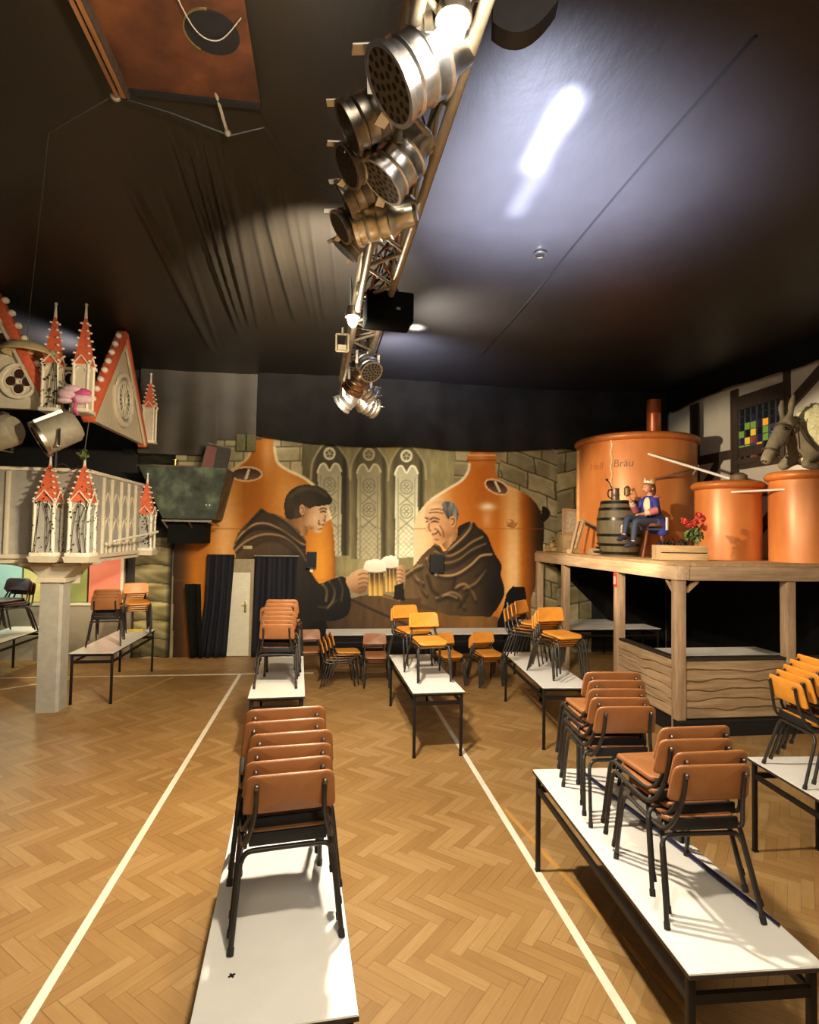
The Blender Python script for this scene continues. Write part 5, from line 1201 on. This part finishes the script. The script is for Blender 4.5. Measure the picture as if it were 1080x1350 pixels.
# lanterns on the balcony
def lantern(loc, d, label, rz=0):
    t = thing('stage_lantern', label, 'lantern', loc, 0, 'stage lanterns on the castle balcony'); M = alignM(d) @ Matrix.Scale(1.22,4)
    M_sh = mat('lantern_shell', rgb(158,150,130), .55, .1)
    MB().lathe([(0,-.22),(.13,-.22),(.17,-.17),(.175,.16),(.175,.17),(0,.17)], 24, M).build('body', M_sh, t)
    MB().lathe([(.175,.15),(.2,.15),(.2,.19),(.165,.19),(.165,.15)], 28, M).build('front_ring', M_alu, t)
    MB().lathe([(.165,-.03),(.165,.185),(.15,.185),(.15,.1),(0,.1)], 24, M).build('lens', M_blackgloss, t)
    MB().box(-.045,.045,.165,.2,-.15,.14,M).build('vent_box', M_alu, t, smooth=False)
    mb = MB(); x = M.to_3x3() @ Vector((1,0,0)); x.z = 0; x.normalize(); p = [x*.26+Vector((0,0,.02)), x*.26+Vector((0,0,-.2)), x*-.26+Vector((0,0,-.2)), x*-.26+Vector((0,0,.02))]
    for i in range(3): mb.bar(p[i], p[i+1], .03, .01)
    mb.build('yoke', M_alu, t, smooth=False); MB().tube([(0,0,-.2),(0,0,-.46)], .02, 8).build('spigot', M_cable, t)
    return t
lantern((-3.50,8.0,3.74), (-.72,-.4,-.5), 'silver stage lantern with dark lens standing above the balcony corner')
lantern((-4.24,8.05,3.70), (-.86,.2,-.25), 'silver stage lantern cut by the picture edge under the quatrefoil gable')
tag(MB().tube(spline([(-3.60,8.14,3.30),(-3.5,8.2,3.36),(-3.42,8.3,3.3),(-3.36,8.4,3.36),(-3.3,8.5,3.34)],5), .01, 6).build('lantern_cable', M_cable), 'dark lantern cable lying over the balcony rail', 'cable')
mb = MB(); rs = random.Random(4); leafclump(mb, (0,0,0), .08, 60, .03, rs, 0); tag(mb.build('ivy_tuft', mat('ivy_green', rgb(92,104,60), .7, var=.3), None, loc=(-3.28,8.28,3.50), smooth=False), 'tuft of green ivy on the tip of the corner pinnacle', 'ivy', kind='stuff')
tag(MB().tube([(-3.28,8.3,3.52),(-3.31,8.5,4.03)], .006, 6).build('chain', M_alu), 'thin chain hanging from the gable to the corner pinnacle tip', 'chain')

# ------------------------------------------------------------------ lighting truss
tr = thing('lighting_truss', 'long aluminium lighting truss hanging under the black ceiling', 'truss', (0,0,0))
TX = lambda y: .36-.0245*(y-1.7)
TB, TT, TH = 4.2, 4.42, .105
M_ta = mat('truss_alu', rgb(176,164,140), .42, .6, var=.12, scale=20)
Y0, Y1 = .7, 7.2
for s in (-1,1):
    for z in (TB,TT): MB().tube([(TX(Y0)+s*TH,Y0,z),(TX(Y1)+s*TH,Y1,z)], .024, 12).build('chord', M_ta, tr)
def zig(pa, pb):
    mb = MB(); k = 0; y = Y0+.05
    while y+.24 < Y1: mb.tube([pa(y) if k % 2 == 0 else pb(y), pb(y+.24) if k % 2 == 0 else pa(y+.24)], .011, 8); y += .24; k += 1
    return mb
for z in (TB,TT): zig(lambda y: (TX(y)-TH,y,z), lambda y: (TX(y)+TH,y,z)).build('bracing', M_ta, tr)
for s in (-1,1): zig(lambda y: (TX(y)+s*TH,y,TB), lambda y: (TX(y)+s*TH,y,TT)).build('bracing', M_ta, tr)
for y in (2.6,5.4,7.0): MB().tube([(TX(y),y,TT),(TX(y)-.02,y,5.64)], .008, 6).build('suspension_wire', M_cable, tr)
rs = random.Random(21)
for i, m_ in enumerate((M_cable,M_cable,M_cable,mat('copper_cable', rgb(150,96,50), .5),M_cable,mat('white_cable', rgb(190,180,160), .5))):
    y = 1.0; pts = []
    while y < 7.1: pts.append((TX(y)+rs.uniform(-.1,.1), y, TB+rs.uniform(.0,.2))); y += rs.uniform(.08,.3)
    MB().tube(spline(pts,3), .006+.002*(i % 2), 5).build('cable', m_, tr)
def par_can(loc, d, label, sc=1.0, mtl=M_steel, rot=0):
    t = thing('spotlight', label, 'spotlight', loc, 0, 'perforated spotlights on the truss'); M = alignM(d) @ Matrix.Rotation(rot,4,'Z') @ Matrix.Scale(sc,4)
    MB().lathe([(0,-.2),(.06,-.2),(.085,-.18),(.095,-.1),(.13,-.05),(.138,-.04),(.13,-.03),(.13,.02),(.137,.03),(.13,.04),(.13,.09),(.139,.1),(.13,.11),(.13,.15),(.146,.15),(.146,.175),(.128,.175),(.125,.1),(0,.1)], 28, M).build('can', mtl, t)
    gr = MB().lathe([(0,.172),(.128,.172),(.128,.168),(0,.168)], 28, M).build('front_grille', mat('grille_silver', rgb(128,122,110) if mtl != M_std else rgb(66,58,44), .45, .5), t)
    mb = MB()
    for r_, n_ in ((0,1),(.042,6),(.08,11),(.112,15)):
        for k in range(n_):
            a = 2*PI*k/n_+r_*9; p = Vector((r_*math.cos(a), r_*math.sin(a), .1735)); q = [p+Vector((.0135*math.cos(b), .0135*math.sin(b), 0)) for b in [2*PI*j/7 for j in range(7)]]
            mb.add([M @ v for v in q], [tuple(range(7))])
    mb.build('perforations', M_black, gr, smooth=False)
    mb = MB()
    for s in (-1,1): mb.bar(M @ Vector((s*.155,0,.02)), M @ Vector((s*.155,.0,.03))+Vector((0,0,.17*sc)), .03*sc, .008*sc)
    a_, b_ = M @ Vector((-.155,0,.03))+Vector((0,0,.17*sc)), M @ Vector((.155,0,.03))+Vector((0,0,.17*sc)); mb.bar(a_, b_, .03*sc, .008*sc); mb.build('yoke', M_alu, t, smooth=False)
    c_ = (a_+b_)/2; MB().bar(c_+Vector((0,0,-.01)), c_+Vector((0,0,.07*sc)), .04*sc, bev=.004).build('clamp', M_alu, t)
    MB().bar(M @ Vector((-.01,.15,.12)), M @ Vector((-.01,.19,.2)), .05*sc, .006).build('gel_clip', M_alu, t, smooth=False); MB().bar(M @ Vector((-.15,.0,.16)), M @ Vector((-.2,0,.19)), .05*sc, .006).build('gel_clip', M_alu, t, smooth=False)
M_std = mat('dull_steel', (.34,.31,.27,1), .35, 1.0, var=.25, scale=20)
M_ws = mat('warm_steel', (.80,.77,.66,1), .27, 1.0, var=.15, scale=25)
par_can((.30,1.93,4.14), (-.78,-.02,-.62), 'largest silver perforated spotlight at the near end of the truss', .92)
par_can((.28,2.42,4.12), (-.62,.06,-.78), 'second silver perforated spotlight along the truss', .80)
par_can((.25,2.88,4.12), (-.94,.3,-.12), 'third silver spotlight along the truss, turned sideways', .85, M_ws)
par_can((.15,2.25,4.18), (-.85,.1,-.5), 'dim spotlight behind the largest one, higher on the truss', .72, M_std)
par_can((.14,2.47,4.15), (-.8,-.1,-.55), 'dim spotlight with pierced front turned to the drapes', .66, M_std)
par_can((.13,2.72,4.16), (-.85,.2,-.5), 'dim spotlight beside the second silver one', .62, M_std)
par_can((.11,2.92,4.12), (-.8,-.05,-.6), 'dim small spotlight level with the third silver one', .6, M_std)
par_can((.12,3.14,4.14), (-.6,.2,-.75), 'dim small spotlight beyond the third silver one', .6, M_std)
par_can((.33,5.35,4.08), (.3,-.6,-.7), 'silver spotlight tilted down past the black loudspeaker', .75)
par_can((.28,5.85,4.06), (-.5,.55,-.65), 'brownish spotlight at the far part of the truss', .8, mat('brown_steel', (.42,.27,.16,1), .35, 1.0))
par_can((.36,6.2,4.06), (.75,.4,-.5), 'silver spotlight turned to the booth at the far truss end', .75)
par_can((.22,6.55,4.04), (-.7,.4,-.6), 'last spotlight at the far end of the truss', .8)
par_can((.40,6.75,4.02), (.8,.5,-.2), 'dark wide spotlight with bright ring at the truss end', .85, M_std)
# floodlights with glowing bulbs
M_bulb = emit('glowing_bulb', (1,.92,.74,1), 26)
def flood(loc, label):
    t = thing('floodlight', label, 'floodlight', loc, 0, 'glowing floodlights on the truss')
    MB().lathe([(.02,.09),(.045,.08),(.06,.03),(.06,.0),(.054,.0),(.04,.06),(.02,.08)], 20).build('reflector', M_alu, t)
    MB().ball((0,0,-.01), .052, 14, 10, (.8,.8,1.3)).build('bulb', M_bulb, t); return t
flood((.155,4.40,4.16), 'glowing floodlight at the side of the black loudspeaker on the truss')
flood((.37,1.78,4.17), 'glowing floodlight at the near end of the truss by the big loudspeaker')
for i, (x, y, z) in enumerate(((.09,5.0,4.14),)):
    t = thing('lamp_frame', ['small pale metal lamp frame under the glowing floodlight','pale metal lamp frame farther along the truss edge'][i], 'lamp frame', (x,y,z)); t.scale = (.75,.75,.75)
    mb = MB()
    for s in (-1,1): mb.bar((s*.07,0,.12),(s*.07,0,-.08), .02)
    mb.bar((-.07,0,-.08),(.07,0,-.08), .02); mb.box(-.05,.05,-.03,.03,-.07,-.01); mb.bar((0,0,.12),(0,0,.2), .02); mb.bar((-.07,0,.12),(.07,0,.12), .02); mb.build('bracket', mat('pale_metal', rgb(150,138,108), .5, .3), t, smooth=False)
# loudspeakers
t = thing('loudspeaker', 'black box loudspeaker fixed across the truss beside the glowing bulb', 'loudspeaker', (.40,4.12,4.12), R(4))
MB().box(-.17,.17,-.11,.13,-.11,.11,bev=.015).build('cabinet', mat('speaker_matt', (.004,.004,.005,1), .8, spec=.03), t); MB().box(.04,.07,-.116,-.108,-.03,-.01,bev=.002).build('badge', mat('badge', rgb(110,104,92), .5), t)
MB().bar((.06,0,.11),(.0,0,.24), .05).build('bracket', M_black, t)
t = thing('loudspeaker', 'large hanging black loudspeaker with rounded base cut by the upper frame edge', 'loudspeaker', (.845,2.45,4.94), R(-12))
pr = [(-.155,.9),(-.15,.0)]+[(-.15+.30*k/14, -.06-.10*math.sin(PI*(k+1)/16)**.8+.10*(k/14)**2) for k in range(15)]+[(.155,.05),(.165,.9)]
MB().prism(pr, .10).build('cabinet', mat('speaker_grey', rgb(44,40,42), .5), t, ang=50)
MB().tube([(-.165,-.01,-.03),(-.185,-.01,.9)], .008, 6).build('edge_trim', M_alu, t)
# wire and cable details below the ceiling
tag(MB().tube(spline([(.42,4.2,4.1),(.45,5.2,4.3),(.42,6.4,4.25),(.36,7.1,4.0)],5), .008, 6).build('hanging_cable', M_cable), 'thin black cable looping beside the far part of the truss', 'cable')

# ------------------------------------------------------------------ ceiling hatch and fittings
hc = thing('ceiling_hatch', 'orange-brown board hatch with a round dark hole in the black ceiling', 'hatch', (-1.02,3.35,5.6))
M_batten = wood('batten_wood', rgb(92,58,30), rgb(150,102,58), 'Y')
n = NT('rust_board'); f = n.noise(n.coord(), 2.2, 6, .6)
n.set(Base_Color=n.ramp(f, [(.3,rgb(40,22,13)),(.55,rgb(92,50,28)),(.75,rgb(124,74,42))]), Roughness=.5)
MB().box(-.5,.47,-1.2,.85,.0,.02).build('board', n.m, hc, smooth=False)
for x, w, c_ in ((-.53,.02,M_batten),(-.49,.03,M_batten),(-.455,.02,M_woodd)): MB().box(x,x+w,-1.2,.87,-.05,.03).build('batten', c_, hc, smooth=False)
MB().box(-.5,.47,.83,.87,-.02,.06).build('edge_rail', M_black, hc, smooth=False)
h_ = MB().lathe([(0,-.004),(.165,-.004),(.165,.0),(0,.0)], 32).build('round_hole', M_black, hc, loc=(.24,.27,0), smooth=False)
MB().tube([(.168*math.cos(t), .168*math.sin(t), 0) for t in [PI*.7+PI*.8*i/16 for i in range(17)]], .008, 6).build('hole_edge', M_brass, h_)
GC = 'loose cords at the ceiling hatch'
tag(MB().tube(spline([(-.95,3.28,5.58),(-.85,3.5,5.5),(-.72,3.55,5.5),(-.58,3.45,5.57)],6), .004, 6).build('cord', M_rope), 'pale cord drooping in a curve under the ceiling hatch', 'cord', GC)
pts = [(-1.58,4.27,5.60),(-1.2,4.33,5.56),(-.8,4.42,5.50),(-.55,4.4,5.58),(-.35,4.9,5.57),(-.15,5.1,5.57),(.1,5.3,5.6)]
tag(MB().tube(pts, .009, 6).build('cord', M_cable), 'dark cord running along the hatch edge and across the ceiling to the truss', 'cord', GC)
tag(MB().ball((-1.57,4.27,5.6), .04, 8, 6).build('cord_knot', M_rope), 'knot of cord at the corner of the ceiling hatch', 'knot', GC)
tag(MB().tube([(-.82,4.4,5.52),(-.86,4.1,5.62)], .012, 6).ball((-.815,4.41,5.51), .025, 8, 6).build('cord_knot', M_rope), 'knotted tie holding the dark cord below the hatch edge', 'knot', GC)
vt = thing('ceiling_vent', 'small round ceiling fitting with dark centre on the bright patch', 'vent', (2.30,6.12,5.66))
MB().lathe([(.055,0),(.075,0),(.078,.02),(.055,.02)], 20).build('ring', M_alu, vt); MB().lathe([(0,.012),(.055,.012),(.055,.02),(0,.02)], 20).build('dark_centre', M_black, vt, smooth=False)
# ------------------------------------------------------------------ light
def lamp(nm, typ, loc, e, col, to=None, size=.1, ang=60, blend=.5, sizey=None):
    l = bpy.data.lights.new(nm, typ); l.energy = e; l.color = col
    if typ == 'SPOT': l.spot_size = R(ang); l.spot_blend = blend; l.shadow_soft_size = size
    elif typ == 'AREA':
        l.size = size
        if sizey: l.shape = 'RECTANGLE'; l.size_y = sizey
    else: l.shadow_soft_size = size
    o = bpy.data.objects.new(nm, l); C.objects.link(o); o.location = loc
    if to is not None: o.rotation_euler = (Vector(to)-Vector(loc)).to_track_quat('-Z', 'Y').to_euler()
    return o
W = (1,.80,.54); WW = (1,.88,.70); CO = (.72,.76,1.0)
lamp('flood_light', 'SPOT', (.10,4.36,3.85), 820, WW, (.10,4.5,0), .07, 168, .25)
lamp('flood_glow', 'POINT', (.05,4.4,4.0), 26, WW, size=.05)
lamp('flood_light', 'SPOT', (.45,1.62,3.9), 280, WW, (.45,2.0,0), .07, 168, .25)
lamp('flood_glow', 'POINT', (.42,1.66,4.0), 14, WW, size=.05)
# stage spots from the truss towards the painted wall
for x, e in ((-2.0,620),(.9,1250),(3.0,760)): lamp('stage_spot', 'SPOT', (.3+.1*x,6.2,4.0), e, (1,.84,.58), (x,12,2.6), .2, 62, 1.0)
# spots for the booth and vats
lamp('stage_spot', 'SPOT', (.5,6.4,4.0), 1450, (1,.82,.58), (5.8,9.1,2.75), .05, 44, .4)
lamp('stage_spot', 'SPOT', (.5,3.4,3.95), 420, (1,.86,.66), (5.2,7.0,1.0), .08, 56, .8)
# castle side
lamp('stage_spot', 'SPOT', (-.2,5.0,4.0), 600, (1,.82,.55), (-3.6,8.8,3.2), .06, 58, .7)
lamp('floor_wash', 'SPOT', (-.6,5.0,4.6), 380, (1,.68,.28), (-2.8,6.6,0), .4, 95, 1.0)
lamp('alcove_light', 'POINT', (-5.9,10.9,1.95), 26, (.75,1,.95), size=.1)
lamp('alcove_light', 'POINT', (-4.9,10.8,1.93), 22, (1,.92,.6), size=.1)
lamp('alcove_light', 'POINT', (-4.1,10.9,1.93), 20, (1,.7,.5), size=.1)
# unseen cool and warm lamps added in mid-air to brighten the ceiling
lamp('unseen_ceiling_lamp', 'SPOT', (1.75,4.9,3.9), 2900, CO, (1.95,5.15,5.7), .15, 108, 1.0)
for x, y, e, L_, w_ in ((1.70,4.06,17,.34,.09),(1.69,4.5,16,.46,.08),(1.77,5.05,7,.8,.08)):
    o = lamp('unseen_ceiling_lamp', 'AREA', (x,y,5.46), e, CO, None, w_, sizey=L_); o.rotation_euler = (PI,0,0); o.data.spread = R(70)
o = lamp('unseen_ceiling_lamp', 'AREA', (1.28,8.72,5.5), 9, WW, None, .1); o.rotation_euler = (PI,0,0); o.data.spread = R(80)
lamp('unseen_ceiling_lamp', 'SPOT', (.75,9.0,4.9), 700, CO, (1.3,9.9,5.7), .1, 105, 1.0)
lamp('unseen_ceiling_lamp', 'SPOT', (1.2,8.0,4.8), 330, (1,.9,.75), (1.9,8.0,5.7), .1, 110, 1.0)
lamp('unseen_ceiling_lamp', 'SPOT', (.05,4.9,4.5), 3600, (1,.9,.74), (-.15,7.0,5.6), .06, 70, 1.0)  # added to brighten the ceiling pleats
lamp('unseen_ceiling_lamp', 'SPOT', (-4.2,10.6,5.1), 420, CO, (-5.0,10.4,5.7), .1, 120, 1.0)
lamp('unseen_fill_light', 'AREA', (.6,-1.2,5.2), 220, (1,.86,.66), (.6,3.5,0), 3.0)  # added soft fill behind the camera, no fitting modelled
lamp('stage_spot', 'SPOT', (.4,5.6,4.0), 420, WW, (1.4,8.6,.5), .1, 80, 1.0)  # extra spot added to brighten the back tables and chairs
lamp('stage_spot', 'SPOT', (.5,6.3,4.0), 1500, (1,.84,.6), (7.2,7.7,4.0), .05, 15, .6)  # narrow spot added only to brighten the donkey
lamp('unseen_ceiling_lamp', 'SPOT', (-.3,2.4,4.5), 190, (1,.86,.66), (-1.0,3.3,5.6), .1, 95, 1.0)  # added to brighten the dim hatch
w = bpy.data.worlds.new('hall_air'); scn.world = w; w.use_nodes = True
w.node_tree.nodes['Background'].inputs[0].default_value = (.86,.9,1,1); w.node_tree.nodes['Background'].inputs[1].default_value = .06
